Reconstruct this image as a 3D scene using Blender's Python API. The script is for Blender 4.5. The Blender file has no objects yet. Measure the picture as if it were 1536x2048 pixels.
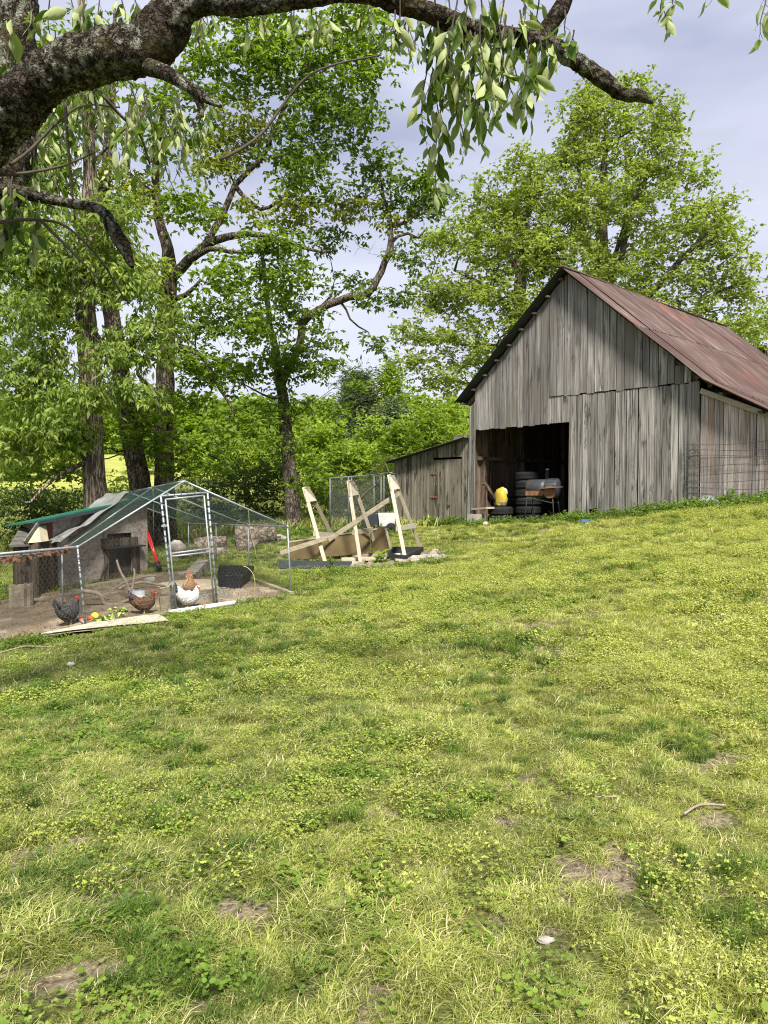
import bpy, math, random
import numpy as np
from mathutils import Vector, Matrix, noise as mnoise

random.seed(7)
rng = np.random.default_rng(11)
S = bpy.context.scene
COL = S.collection
R = math.radians

# ------------------------------------------------------------------ camera, world, sun, exposure
EYE = 1.60
F = 1479.0                      # focal length in full-size pixels (1536 x 2048)
PITCH = math.atan(48 / F)
cam = bpy.data.cameras.new("camera")
cam.sensor_fit = 'VERTICAL'; cam.sensor_height = 36.0; cam.lens = 36.0 * F / 2048
cam.clip_start = 0.05; cam.clip_end = 3000
camo = bpy.data.objects.new("camera", cam); COL.objects.link(camo)
camo.location = (0, 0, EYE); camo.rotation_euler = (math.pi / 2 - PITCH, 0, 0)
S.camera = camo

SUN_EL, SUN_AZ = R(50), R(168)          # azimuth clockwise from +Y: behind the camera and to its right
world = bpy.data.worlds.new("World"); S.world = world; world.use_nodes = True
wt = world.node_tree; wt.nodes.clear()
def wn(t, **k):
    n = wt.nodes.new(t)
    for a, b in k.items(): setattr(n, a, b)
    return n
wo = wn('ShaderNodeOutputWorld'); bg = wn('ShaderNodeBackground'); bg.inputs['Strength'].default_value = 0.078
sky = wn('ShaderNodeTexSky', sky_type='NISHITA', sun_disc=False)
sky.sun_elevation = SUN_EL; sky.sun_rotation = SUN_AZ; sky.air_density = 1.0; sky.dust_density = 2.0
tc = wn('ShaderNodeTexCoord'); mp = wn('ShaderNodeMapping'); mp.inputs['Scale'].default_value = (1, 1, 3.2)
n1 = wn('ShaderNodeTexNoise'); n1.inputs['Scale'].default_value = 1.7; n1.inputs['Detail'].default_value = 5; n1.inputs['Roughness'].default_value = .5
n2 = wn('ShaderNodeTexNoise'); n2.inputs['Scale'].default_value = 2.6; n2.inputs['Detail'].default_value = 4
cr = wn('ShaderNodeValToRGB'); cr.color_ramp.elements[0].position = .36; cr.color_ramp.elements[0].color = (3.3, 3.55, 4.8, 1)
cr.color_ramp.elements[1].position = .66; cr.color_ramp.elements[1].color = (5.7, 5.95, 7.0, 1)
cv = wn('ShaderNodeValToRGB'); cv.color_ramp.elements[0].position = .22; cv.color_ramp.elements[0].color = (.45,) * 3 + (1,)
cv.color_ramp.elements[1].position = .45; cv.color_ramp.elements[1].color = (1,) * 3 + (1,)
mx = wn('ShaderNodeMix', data_type='RGBA')
L = wt.links.new
L(tc.outputs['Generated'], mp.inputs[0]); L(mp.outputs[0], n1.inputs[0]); L(mp.outputs[0], n2.inputs[0])
L(n1.outputs[0], cr.inputs[0]); L(n2.outputs[0], cv.inputs[0]); L(cv.outputs[0], mx.inputs[0])
L(sky.outputs[0], mx.inputs[6]); L(cr.outputs[0], mx.inputs[7]); L(mx.outputs[2], bg.inputs[0]); L(bg.outputs[0], wo.inputs[0])

sl = bpy.data.lights.new("sun", 'SUN'); sl.energy = 4.4; sl.angle = R(10); sl.color = (1.0, .95, .86)
so = bpy.data.objects.new("sun", sl); COL.objects.link(so)
sv = Vector((math.sin(SUN_AZ) * math.cos(SUN_EL), math.cos(SUN_AZ) * math.cos(SUN_EL), math.sin(SUN_EL)))
so.rotation_euler = sv.to_track_quat('Z', 'Y').to_euler()
S.view_settings.view_transform = 'Standard'; S.view_settings.look = 'None'
S.view_settings.exposure = 0.95; S.view_settings.gamma = 1.0
S.view_settings.use_curve_mapping = False
S.render.engine = 'CYCLES'
S.cycles.max_bounces = 6; S.cycles.transparent_max_bounces = 12; S.cycles.diffuse_bounces = 3
S.cycles.use_denoising = True; S.cycles.denoising_prefilter = 'NONE'; S.cycles.filter_width = 1.1

# ------------------------------------------------------------------ picture point -> place
def P(px, py, Y):
    xc = (px - 768) / F; yc = (1024 - py) / F
    dy = math.cos(PITCH) + yc * math.sin(PITCH); dz = -math.sin(PITCH) + yc * math.cos(PITCH)
    k = Y / dy
    return Vector((xc * k, Y, EYE + dz * k))
def PL(px, py, A, B, off=0.0):
    """point where the line of sight meets the upright plane through A and B (moved off metres towards the camera)"""
    d = Vector((B[0] - A[0], B[1] - A[1])).normalized(); n = Vector((d.y, -d.x))
    q = P(px, py, 1.0); r = q - Vector((0, 0, EYE))
    a = Vector((A[0], A[1])) + n * off
    k = a.dot(n) / Vector((r.x, r.y)).dot(n)
    return Vector((r.x * k, r.y * k, EYE + r.z * k))

# ------------------------------------------------------------------ noise and terrain
def hash2(ix, iy, s):
    h = (ix.astype(np.int64) * 374761393 + iy.astype(np.int64) * 668265263 + s * 1442695041) & 0xffffffff
    h = ((h ^ (h >> 13)) * 1274126177) & 0xffffffff
    return ((h ^ (h >> 16)) & 0xffff) / 65535.0
def vnoise(x, y, s=0):
    x = np.asarray(x, float); y = np.asarray(y, float)
    ix = np.floor(x); iy = np.floor(y); fx = x - ix; fy = y - iy
    fx = fx * fx * (3 - 2 * fx); fy = fy * fy * (3 - 2 * fy)
    a = hash2(ix, iy, s); b = hash2(ix + 1, iy, s); c = hash2(ix, iy + 1, s); d = hash2(ix + 1, iy + 1, s)
    return (a * (1 - fx) + b * fx) * (1 - fy) + (c * (1 - fx) + d * fx) * fy
def fbm(x, y, s=0, o=4):
    t = 0; a = .5; f = 1.0
    for i in range(o):
        t = t + a * vnoise(np.asarray(x) * f, np.asarray(y) * f, s + i * 17); a *= .5; f *= 2.03
    return t / (1 - .5 ** o)

B0 = Vector((2.612, 21.0, 0)); BS = Vector((.6856, -.7279, 0)); BT = Vector((.7279, .6856, 0))   # barn: corner, along the front, into depth
def barn_pt(s, t, z): return B0 + BS * s + BT * t + Vector((0, 0, z))
CT = [(0,0,0),(-3,0,-.1),(3,0,.1),(-2,4,-.12),(2,4,.12),(0,-10,-.1),(-30,0,-1.2),(30,0,1.2),(-30,-30,-1),(30,-30,1),(0,8,-.02),(4,9,.55),(7,11,.95),
      (-4.23,10.5,-.38),(-1.575,12.4,-.19),(-6.05,13.6,-.30),(-4.9,15.3,-.16),(-7.5,19,-.3),(-7.0,9,-.75),(.3,15.3,.05),(.9,16.8,.2),(-.4,14.9,.0),
      (2.6,21,.55),(4.7,18.8,.78),(6.81,16.54,1.12),(7.96,15.3,1.32),(12,17,1.7),(.35,23.4,.34),(-2.6,22,.36),(9,27,1.1),(14,24,1.6),
      (-8,26,.1),(0,30,.3),(-30,30,0),(30,30,2.4),(-20,60,3.2),(0,60,2.8),(20,60,3.0),(60,60,4),(-60,60,3.0),(0,120,7),(-60,120,7.5),(60,120,8),(0,200,9),(120,200,10),(-120,200,10)]
CT = np.array(CT, float)
def _k(r2): return np.where(r2 > 1e-12, r2 * np.log(r2 + 1e-12) * .5, 0)
def _tps():
    X = CT[:, :2] / 20; n = len(X)
    K = _k(((X[:, None] - X[None]) ** 2).sum(-1)) + np.eye(n) * 2e-4
    Pm = np.c_[np.ones(n), X]; A = np.zeros((n + 3, n + 3)); A[:n, :n] = K; A[:n, n:] = Pm; A[n:, :n] = Pm.T
    return np.linalg.solve(A, np.r_[CT[:, 2], 0, 0, 0])
_W = _tps()
def GZ(x, y):
    x = np.clip(np.asarray(x, float), -120, 120); y = np.clip(np.asarray(y, float), -30, 200)
    q = np.stack([x, y], -1) / 20; sh = q.shape[:-1]; q = q.reshape(-1, 2); out = np.empty(len(q))
    for i in range(0, len(q), 20000):
        c = q[i:i + 20000]; out[i:i + 20000] = _k(((c[:, None] - CT[None, :, :2] / 20) ** 2).sum(-1)) @ _W[:-3] + _W[-3] + c @ _W[-2:]
    out = out.reshape(sh)
    return out + (fbm(x * .9, y * .9, 5, 3) - .5) * .09 + (fbm(x * 5, y * 5, 9, 2) - .5) * .02
def G(x, y): return float(GZ(np.array([x]), np.array([y]))[0])
def onG(v, dz=0.0): return Vector((v[0], v[1], G(v[0], v[1]) + dz))

# ------------------------------------------------------------------ materials
def nt(name):
    m = bpy.data.materials.new(name); m.use_nodes = True; t = m.node_tree; t.nodes.clear()
    o = t.nodes.new('ShaderNodeOutputMaterial'); return m, t, o
class NB:
    def __init__(s, t): s.t = t
    def n(s, ty, **k):
        x = s.t.nodes.new(ty)
        for a, b in k.items(): setattr(x, a, b)
        return x
    def l(s, a, b): s.t.links.new(a, b)
    def noise(s, vec, scale, detail=4, rough=.55, dim='3D'):
        x = s.n('ShaderNodeTexNoise'); x.inputs['Scale'].default_value = scale; x.inputs['Detail'].default_value = detail; x.inputs['Roughness'].default_value = rough
        if vec is not None: s.l(vec, x.inputs['Vector'])
        return x.outputs[0]
    def ramp(s, fac, stops):
        x = s.n('ShaderNodeValToRGB'); e = x.color_ramp.elements
        while len(e) < len(stops): e.new(.5)
        for i, (p, c) in enumerate(stops):
            e[i].position = p; e[i].color = (c if len(c) == 4 else tuple(c) + (1,)) if hasattr(c, '__len__') else (c, c, c, 1)
        s.l(fac, x.inputs[0]); return x.outputs[0]
    def mix(s, fac, a, b, mode='MIX'):
        x = s.n('ShaderNodeMix', data_type='RGBA', blend_type=mode)
        for i, v in ((0, fac), (6, a), (7, b)):
            if isinstance(v, (int, float)): x.inputs[i].default_value = v
            elif isinstance(v, tuple): x.inputs[i].default_value = v if len(v) == 4 else v + (1,)
            else: s.l(v, x.inputs[i])
        return x.outputs[2]
    def math(s, op, a, b=0.0, clamp=False):
        x = s.n('ShaderNodeMath', operation=op, use_clamp=clamp)
        for i, v in ((0, a), (1, b)):
            if isinstance(v, (int, float)): x.inputs[i].default_value = v
            else: s.l(v, x.inputs[i])
        return x.outputs[0]
    def mapv(s, vec, scale, loc=None):
        x = s.n('ShaderNodeMapping'); x.inputs['Scale'].default_value = scale; s.l(vec, x.inputs[0])
        if loc is not None: s.l(loc, x.inputs['Location'])
        return x.outputs[0]
    def bump(s, h, strength=.5, dist=.02):
        x = s.n('ShaderNodeBump'); x.inputs['Strength'].default_value = strength; x.inputs['Distance'].default_value = dist; s.l(h, x.inputs['Height']); return x.outputs[0]
    def bsdf(s, col, rough=.8, normal=None, metal=0, spec=.3):
        x = s.n('ShaderNodeBsdfPrincipled'); x.inputs['Metallic'].default_value = metal; x.inputs['Specular IOR Level'].default_value = spec
        for k, v in (('Base Color', col), ('Roughness', rough)):
            if isinstance(v, (int, float)): x.inputs[k].default_value = v
            elif isinstance(v, tuple): x.inputs[k].default_value = v if len(v) == 4 else v + (1,)
            else: s.l(v, x.inputs[k])
        if normal is not None: s.l(normal, x.inputs['Normal'])
        return x.outputs[0]
    def pos(s): return s.n('ShaderNodeNewGeometry').outputs['Position']
    def objc(s): return s.n('ShaderNodeTexCoord').outputs['Object']
    def rnd(s): return s.n('ShaderNodeObjectInfo').outputs['Random']

def m_simple(name, col, rough=.7, var=.35, scale=6, metal=0, bump=.3, spec=.3, dirt=None):
    m, t, o = nt(name); b = NB(t); c = b.objc()
    f = b.noise(c, scale, 5, .6)
    dk = tuple(x * (1 - var) for x in col); lt = tuple(min(1, x * (1 + var)) for x in col)
    k = b.ramp(f, [(.3, dk), (.7, lt)])
    if dirt: k = b.mix(b.ramp(b.noise(c, scale * .6 + .7, 6, .7), [(.5, 0.0), (.64, 1.0)]), k, dirt)
    nrm = b.bump(b.noise(c, scale * 5, 4, .6), bump, .01)
    b.l(b.bsdf(k, rough, nrm, metal, spec), o.inputs[0]); return m

def m_wood(name, dark, mid, light, axis=2, streak=1.0, tint=None, rough=.9, split=.55, fleck=.85):
    """weathered boards: long grain along one object axis, every board its own tone"""
    m, t, o = nt(name); b = NB(t); c = b.objc(); rd = b.rnd()
    comb = b.n('ShaderNodeCombineXYZ'); a = b.math('MULTIPLY', rd, 37.0)
    b.l(a, comb.inputs[0]); b.l(b.math('MULTIPLY', rd, 91.0), comb.inputs[1]); b.l(b.math('MULTIPLY', rd, 53.0), comb.inputs[2])
    sc = [16, 16, 16]; sc[axis] = .55; v = b.mapv(c, sc, comb.outputs[0])
    fine = [62, 62, 62]; fine[axis] = 1.1; v2 = b.mapv(c, fine, comb.outputs[0])
    mid_s = [5, 5, 5]; mid_s[axis] = .9; v3 = b.mapv(c, mid_s, comb.outputs[0])
    g1 = b.noise(v, 1, 5, .65); g2 = b.noise(v2, 1, 3, .6); g3 = b.noise(v3, 1, 5, .7)
    k = b.ramp(g1, [(.28, dark), (.5, mid), (.74, light)])
    tone = b.ramp(rd, [(0, .60), (.5, .95), (1, 1.28)])
    k = b.mix(1.0, k, tone, 'MULTIPLY')
    k = b.mix(b.ramp(g2, [(.36, fleck), (.5, 0.0)]), k, tuple(x * .35 for x in dark))
    k = b.mix(b.math('MULTIPLY', b.ramp(g3, [(split, 0.0), (split + .07, 1.0)]), .8 * streak), k, tuple(x * .30 for x in dark))
    if tint: k = b.mix(b.ramp(b.noise(b.mapv(c, (1.3, 1.3, .5), comb.outputs[0]), 1, 4), [(.45, 0.0), (.65, .8)]), k, tint)
    h = b.math('ADD', g1, b.math('MULTIPLY', g2, .8))
    b.l(b.bsdf(k, rough, b.bump(h, .8, .012), 0, .15), o.inputs[0]); return m

M = {}
M['barn'] = m_wood("barn board", (.125, .115, .105), (.29, .275, .255), (.49, .475, .445), 2, .9, (.16, .142, .12), .9, .58)
M['barn_rough'] = m_wood("rough barn board", (.10, .09, .078), (.27, .255, .23), (.49, .47, .435), 2, 1.0, None, .9, .572)
M['barn_pink'] = m_wood("sheltered barn board", (.25, .20, .175), (.48, .43, .40), (.70, .65, .62), 2, .9, (.28, .19, .14), .9, .60)
M['shed'] = m_wood("shed board", (.12, .105, .075), (.22, .20, .155), (.33, .31, .25), 2, 1.1)
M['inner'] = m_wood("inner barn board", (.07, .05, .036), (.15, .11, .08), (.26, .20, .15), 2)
M['beam_y'] = m_wood("grey beam", (.12, .11, .085), (.26, .24, .19), (.38, .36, .30), 0)
M['lumber'] = m_wood("pale lumber", (.33, .28, .20), (.41, .355, .265), (.50, .44, .34), 2, 0.0, fleck=.12)
M['lumber_x'] = m_wood("pale lumber laid", (.30, .26, .195), (.39, .345, .27), (.50, .45, .37), 0, .1, fleck=.12)
M['oldlumber_x'] = m_wood("old lumber laid", (.20, .165, .115), (.28, .24, .17), (.37, .32, .24), 0, .3, fleck=.25)
M['ply'] = m_simple("brown plywood", (.085, .060, .022), .8, .3, 3)
M['osb'] = m_simple("weathered chipboard", (.40, .35, .315), .9, .3, 22, 0, .5, .1, (.24, .18, .15))
M['osb_dark'] = m_wood("dark coop timber", (.07, .055, .04), (.13, .105, .08), (.20, .17, .13), 2)
M['sunbleached'] = m_simple("bleached plywood", (.46, .42, .33), .95, .22, 9, 0, .4, .1, (.34, .30, .22))
M['slate'] = m_simple("slate painted board", (.028, .033, .038), .7, .25, 6)
M['galv'] = m_simple("galvanised pipe", (.34, .37, .38), .5, .2, 20, .35, .1, .4)
M['galv_shade_tie'] = m_simple("shaded grey pipe and tie wire", (.14, .155, .16), .6, .2, 20, .3, .1, .3)  # kennel pipes: shade put into a darker grey; tie wires: plain grey
M['white_pipe'] = m_simple("white pipe", (.70, .71, .70), .5, .1, 8)
M['black'] = m_simple("black plastic", (.02, .02, .022), .55, .3, 8, 0, .3, .4)
M['rubber'] = m_simple("tyre rubber", (.016, .017, .017), .8, .35, 12, 0, .6, .3)
M['white'] = m_simple("white enamel", (.56, .57, .56), .5, .12, 6, 0, .2, .4, (.45, .42, .36))
M['grey_tub'] = m_simple("grey tub", (.42, .44, .46), .6, .15, 8)
M['concrete'] = m_simple("concrete block", (.34, .30, .27), .95, .25, 14, 0, .7, .1)
M['rock'] = m_simple("field stone", (.32, .29, .25), .95, .35, 5, 0, .8, .1, (.22, .20, .16))
M['red'] = m_simple("red fibreglass", (.62, .03, .03), .45, .15, 6, 0, .1, .5)
M['yellow'] = m_simple("yellow sack", (.50, .36, .04), .55, .12, 5, 0, .4, .4)
M['rust'] = m_simple("rusty steel", (.23, .11, .06), .85, .45, 9, .2, .5)
M['steel'] = m_simple("grill steel", (.045, .052, .058), .5, .3, 6, .2, .2, .4, (.09, .055, .04))
M['greenmetal'] = m_simple("green roof metal", (.02, .13, .085), .5, .2, 5, .1)
M['shingle'] = m_simple("grey shingle", (.11, .105, .09), .95, .35, 14)
M['cream'] = m_simple("cream paint", (.44, .38, .26), .8, .15, 5)
M['redbrown'] = m_simple("red brown paint", (.16, .06, .035), .8, .3, 8)
M['soil'] = m_simple("run soil", (.20, .155, .105), .98, .3, 2.2, 0, .9, .05, (.33, .28, .20))
M['sand'] = m_simple("sand", (.55, .47, .32), .98, .18, 7, 0, .9, .05)
M['cinder'] = M['concrete']
M['blue'] = m_simple("blue plastic", (.05, .16, .42), .5, .15, 5)
M['rope'] = m_simple("yellow rope", (.60, .56, .25), .8, .15, 30)
M['sheetmetal'] = m_simple("bent sheet metal", (.42, .45, .43), .45, .25, 6, .5)
M['tomato'] = m_simple("tomato skin", (.60, .12, .05), .4, .2, 9)
M['squash'] = m_simple("squash skin", (.75, .58, .06), .5, .15, 9)
M['lettuce'] = m_simple("lettuce", (.38, .52, .14), .6, .3, 14)
M['comb'] = m_simple("hen comb", (.55, .02, .02), .6, .2, 30)
M['beak'] = m_simple("hen beak", (.45, .33, .14), .5, .2, 30)
M['wire'] = m_simple("fence wire", (.16, .16, .15), .5, .2, 30, .6)
M['redroof_back'] = m_simple("dark roof metal", (.05, .055, .05), .6, .3, 3, .4)

def m_hen(name, a, bcol, scale, thr=.5):
    m, t, o = nt(name); b = NB(t); c = b.objc()
    v = b.n('ShaderNodeTexVoronoi'); v.inputs['Scale'].default_value = scale; b.l(c, v.inputs['Vector'])
    k = b.mix(b.ramp(v.outputs['Distance'], [(thr - .08, 0.0), (thr + .08, 1.0)]), a, bcol)
    b.l(b.bsdf(k, .75, b.bump(v.outputs['Distance'], .8, .01)), o.inputs[0]); return m
M['hen_dark'] = m_hen("dark barred feathers", (.014, .013, .014), (.07, .065, .065), 60)
M['hen_brown'] = m_hen("brown feathers", (.045, .024, .012), (.12, .062, .03), 45)
M['hen_white'] = m_hen("white feathers", (.62, .61, .57), (.46, .44, .41), 40, .5)
M['hen_tan'] = m_hen("tan feathers", (.33, .19, .10), (.42, .26, .15), 45)
M['hen_blacktail'] = m_hen("black tail feathers", (.02, .02, .025), (.06, .06, .07), 45)

def m_roof():
    m, t, o = nt("rusty roof metal"); b = NB(t); c = b.objc(); rd = b.rnd()
    loc = b.n('ShaderNodeCombineXYZ'); b.l(b.math('MULTIPLY', rd, 31.0), loc.inputs[1])
    n1 = b.noise(b.mapv(c, (.5, 2.2, .5), loc.outputs[0]), 1, 6, .65); n2 = b.noise(c, .55, 4, .6); n3 = b.noise(b.mapv(c, (1.5, 26, 1.5)), 1, 4, .6)
    k = b.ramp(n1, [(.25, (.045, .028, .021)), (.45, (.098, .062, .048)), (.6, (.150, .114, .098)), (.78, (.30, .265, .245))])
    k = b.mix(b.ramp(n2, [(.58, 0.0), (.70, .55)]), k, (.33, .105, .065))
    k = b.mix(b.math('MULTIPLY', b.ramp(n3, [(.40, 1.0), (.60, 0.0)]), .8), k, (.07, .035, .03))
    k = b.mix(1.0, k, b.ramp(rd, [(0, .8), (1, 1.2)]), 'MULTIPLY')
    b.l(b.bsdf(k, .6, b.bump(n1, .3, .01), .15, .35), o.inputs[0]); return m
M['roof'] = m_roof()

def m_bark(name, dark, mid, light, sx, sz, lichen=None, bump=1.0, dist=.05, moss=None):
    m, t, o = nt(name); b = NB(t); c = b.pos(); v = b.mapv(c, (sx, sx, sz))
    n1 = b.noise(v, 1, 6, .65); vo = b.n('ShaderNodeTexVoronoi'); vo.feature = 'DISTANCE_TO_EDGE'; vo.inputs['Scale'].default_value = 1.0
    wv = b.n('ShaderNodeVectorMath', operation='MULTIPLY_ADD'); nn = b.n('ShaderNodeTexNoise'); nn.inputs['Scale'].default_value = 1.1; nn.inputs['Detail'].default_value = 5; b.l(v, nn.inputs['Vector']); b.l(nn.outputs['Color'], wv.inputs[0]); wv.inputs[1].default_value = (2.6, 2.6, 2.6); b.l(v, wv.inputs[2]); b.l(wv.outputs[0], vo.inputs['Vector'])
    crack = b.ramp(vo.outputs['Distance'], [(.0, 0.0), (.16, 1.0)])
    k = b.ramp(n1, [(.3, dark), (.5, mid), (.72, light)])
    k = b.mix(crack, tuple(x * .35 for x in dark), k)
    if lichen:
        ln = b.noise(c, 16, 6, .78); ln2 = b.noise(c, 2.0, 3, .6)
        k = b.mix(b.math('MULTIPLY', b.ramp(ln, [(.50, 0.0), (.56, 1.0)]), b.ramp(ln2, [(.40, 0.0), (.56, 1.0)])), k, lichen)
    if moss: k = b.mix(b.ramp(b.noise(c, 3, 6, .7), [(.54, 0.0), (.66, .8)]), k, moss)
    h = b.math('ADD', b.math('MULTIPLY', crack, .7), n1)
    b.l(b.bsdf(k, .95, b.bump(h, bump, dist), 0, .1), o.inputs[0]); return m
M['bark_shaggy'] = m_bark("shaggy bark", (.16, .125, .09), (.29, .235, .18), (.44, .38, .31), 15, 1.2, None, 1.0, .05)
M['bark_dark'] = m_bark("dark oak bark", (.085, .07, .052), (.17, .14, .108), (.28, .24, .185), 12, 4.5, None, 1, .05, (.10, .10, .04))
M['bark_mid'] = m_bark("brown bark", (.12, .098, .078), (.22, .18, .148), (.34, .295, .245), 20, 5, None, 1, .03)
M['bark_near'] = m_bark("lichened bark", (.022, .017, .012), (.052, .040, .029), (.115, .092, .068), 26, 26, (.25, .26, .20), .9, .02, (.07, .06, .022))
M['bark_log'] = m_bark("old log", (.13, .105, .08), (.20, .165, .13), (.29, .25, .20), 6, 5, None, .6, .03)
M['stick'] = m_simple("bare stick", (.30, .25, .19), .9, .3, 12)
M['twig'] = m_simple("twig", (.075, .06, .045), .9, .3, 12)

def m_leaf(name, dark, light, under=None, transl=.42, tr=(1.25, 1.35, .5), patch=None, rough=.5, dry=0):
    """leaves: every leaf its own tone (vertex attribute), slow colour drift over the crown, light passing through"""
    m, t, o = nt(name); b = NB(t)
    at = b.n('ShaderNodeAttribute', attribute_name='tone').outputs['Fac']
    k = b.ramp(at, [(0, dark), (1, light)])
    ps = b.pos(); dr = b.noise(ps, .7, 3, .6)
    k = b.mix(b.ramp(dr, [(.35, .6), (.62, 0.0)]), k, tuple(x * .62 for x in dark))
    if patch: k = b.mix(b.ramp(b.noise(ps, patch[1], 3, .6), [(.5, 0.0), (.66, 1.0)]), k, patch[0])
    kf = k
    if under:
        bf = b.n('ShaderNodeNewGeometry').outputs['Backfacing']; kf = b.mix(bf, k, under)
    d = b.bsdf(kf, rough, None, 0, .28); tl = b.n('ShaderNodeBsdfTranslucent')
    tm = b.mix(1.0, k, tr, 'MULTIPLY'); b.l(tm, tl.inputs[0])
    ms = b.n('ShaderNodeMixShader'); ms.inputs[0].default_value = transl; b.l(d, ms.inputs[1]); b.l(tl.outputs[0], ms.inputs[2]); b.l(ms.outputs[0], o.inputs[0])
    return m
M['leaf_hickory'] = m_leaf("hickory leaf", (.14, .21, .04), (.44, .54, .13), None, .5)
M['leaf_oak'] = m_leaf("oak leaf", (.095, .165, .02), (.32, .43, .06), None, .54)
M['leaf_yellow'] = m_leaf("young yellowish leaf", (.17, .21, .03), (.38, .42, .08))
M['leaf_deep'] = m_leaf("deep green leaf", (.075, .13, .02), (.22, .31, .05), None, .5)
M['leaf_barnoak'] = m_leaf("pale oak leaf", (.17, .23, .045), (.45, .52, .15), None, .52)
M['leaf_shrub'] = m_leaf("shrub leaf", (.045, .08, .015), (.12, .19, .035))
M['leaf_bright'] = m_leaf("bright shrub leaf", (.20, .29, .035), (.40, .50, .085), None, .5)
M['leaf_pine'] = m_leaf("pine needles", (.10, .14, .075), (.22, .27, .16), None, .25)
M['leaf_near'] = m_leaf("hanging leaf", (.055, .11, .012), (.17, .26, .035), (.50, .56, .25), .42, (1.5, 1.6, .3), None, .5)
M['leaf_weed'] = m_leaf("weed leaf", (.11, .19, .03), (.24, .34, .07))

def m_grass(name, g1, g2, y1, y2, straw, tr=.35):
    m, t, o = nt(name); b = NB(t); ps = b.pos(); rd = b.rnd()
    at = b.n('ShaderNodeAttribute', attribute_name='tone').outputs['Fac']
    f = b.math('ADD', b.math('MULTIPLY', at, .45), b.math('MULTIPLY', rd, .55))
    gr = b.ramp(f, [(.1, g1), (.8, g2)]); ye = b.ramp(f, [(.1, y1), (.8, y2)])
    sep = b.n('ShaderNodeSeparateXYZ'); b.l(ps, sep.inputs[0])
    big = b.noise(ps, .55, 4, .6); med = b.noise(ps, 3.2, 4, .65)
    xb = b.math('MULTIPLY', sep.outputs[0], .028)
    w = b.math('ADD', b.math('ADD', b.math('MULTIPLY', big, .55), b.math('MULTIPLY', med, .5)), xb)
    k = b.mix(b.ramp(w, [(.40, 0.0), (.64, 1.0)]), gr, ye)
    k = b.mix(b.ramp(at, [(.90, 0.0), (.93, 1.0)]), k, straw)
    d = b.bsdf(k, .55, None, 0, .2); tl = b.n('ShaderNodeBsdfTranslucent'); b.l(b.mix(1.0, k, (1.3, 1.3, .6), 'MULTIPLY'), tl.inputs[0])
    ms = b.n('ShaderNodeMixShader'); ms.inputs[0].default_value = tr; b.l(d, ms.inputs[1]); b.l(tl.outputs[0], ms.inputs[2]); b.l(ms.outputs[0], o.inputs[0]); return m
M['grass'] = m_grass("lawn grass", (.07, .10, .02), (.29, .36, .08), (.18, .21, .035), (.58, .62, .17), (.64, .57, .32))
M['tuft'] = m_grass("dark tuft grass", (.03, .07, .012), (.12, .22, .03), (.05, .10, .015), (.20, .30, .045), (.40, .36, .18))
M['clover'] = m_grass("clover leaf", (.08, .15, .022), (.17, .28, .045), (.15, .22, .03), (.28, .36, .06), (.35, .40, .10))
M['chick'] = m_grass("yellow weed leaf", (.16, .23, .03), (.38, .45, .07), (.28, .32, .05), (.56, .59, .18), (.60, .55, .28))

def m_ground():
    m, t, o = nt("lawn ground"); b = NB(t); ps = b.pos(); sep = b.n('ShaderNodeSeparateXYZ'); b.l(ps, sep.inputs[0])
    fine = b.noise(ps, 38, 5, .7); med = b.noise(ps, 3.2, 5, .65); big = b.noise(ps, .55, 4, .6)
    g = b.ramp(fine, [(.3, (.025, .030, .012)), (.5, (.075, .09, .025)), (.7, (.17, .17, .06))])
    y = b.ramp(fine, [(.3, (.04, .045, .015)), (.5, (.13, .145, .035)), (.7, (.30, .29, .10))])
    w = b.math('ADD', b.math('ADD', b.math('MULTIPLY', big, .55), b.math('MULTIPLY', med, .5)), b.math('MULTIPLY', sep.outputs[0], .028))
    k = b.mix(b.ramp(w, [(.40, 0.0), (.64, 1.0)]), g, y)
    k = b.mix(b.ramp(b.n('ShaderNodeAttribute', attribute_name='bare').outputs['Fac'], [(.15, 0.0), (.6, 1.0)]), k, b.ramp(fine, [(.35, (.10, .075, .048)), (.65, (.36, .30, .20))]))
    # the hay meadow beyond the trees
    mead = b.ramp(b.math('MULTIPLY', sep.outputs[1], .01), [(.24, 0.0), (.30, 1.0)])
    mc = b.ramp(b.noise(ps, .9, 6, .7), [(.3, (.17, .21, .04)), (.5, (.33, .35, .08)), (.7, (.47, .46, .15))])
    k = b.mix(mead, k, mc)
    b.l(b.bsdf(k, .95, b.bump(fine, .9, .03), 0, .1), o.inputs[0]); return m
M['ground'] = m_ground()

def m_net(name, col, alpha, scale=260):
    m, t, o = nt(name); b = NB(t); c = b.objc()
    n = b.noise(c, 3, 4, .6); k = b.ramp(n, [(.3, tuple(x * .6 for x in col)), (.7, tuple(x * 1.4 for x in col))])
    d = b.bsdf(k, 1.0, None, 0, .02); tp = b.n('ShaderNodeBsdfTransparent'); ms = b.n('ShaderNodeMixShader')
    a = b.ramp(n, [(.3, alpha - .08), (.7, alpha + .08)])
    tl = b.n('ShaderNodeBsdfTranslucent'); b.l(k, tl.inputs[0]); m2 = b.n('ShaderNodeMixShader'); m2.inputs[0].default_value = .35; b.l(d, m2.inputs[1]); b.l(tl.outputs[0], m2.inputs[2])
    b.l(a, ms.inputs[0]); b.l(tp.outputs[0], ms.inputs[1]); b.l(m2.outputs[0], ms.inputs[2]); b.l(ms.outputs[0], o.inputs[0]); return m
M['net'] = m_net("green shade net", (.045, .075, .062), .55)
M['tarp'] = m_net("grey tarp", (.30, .31, .29), .93)
M['litter_net'] = m_net("sagging net", (.06, .07, .06), .45)

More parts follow.
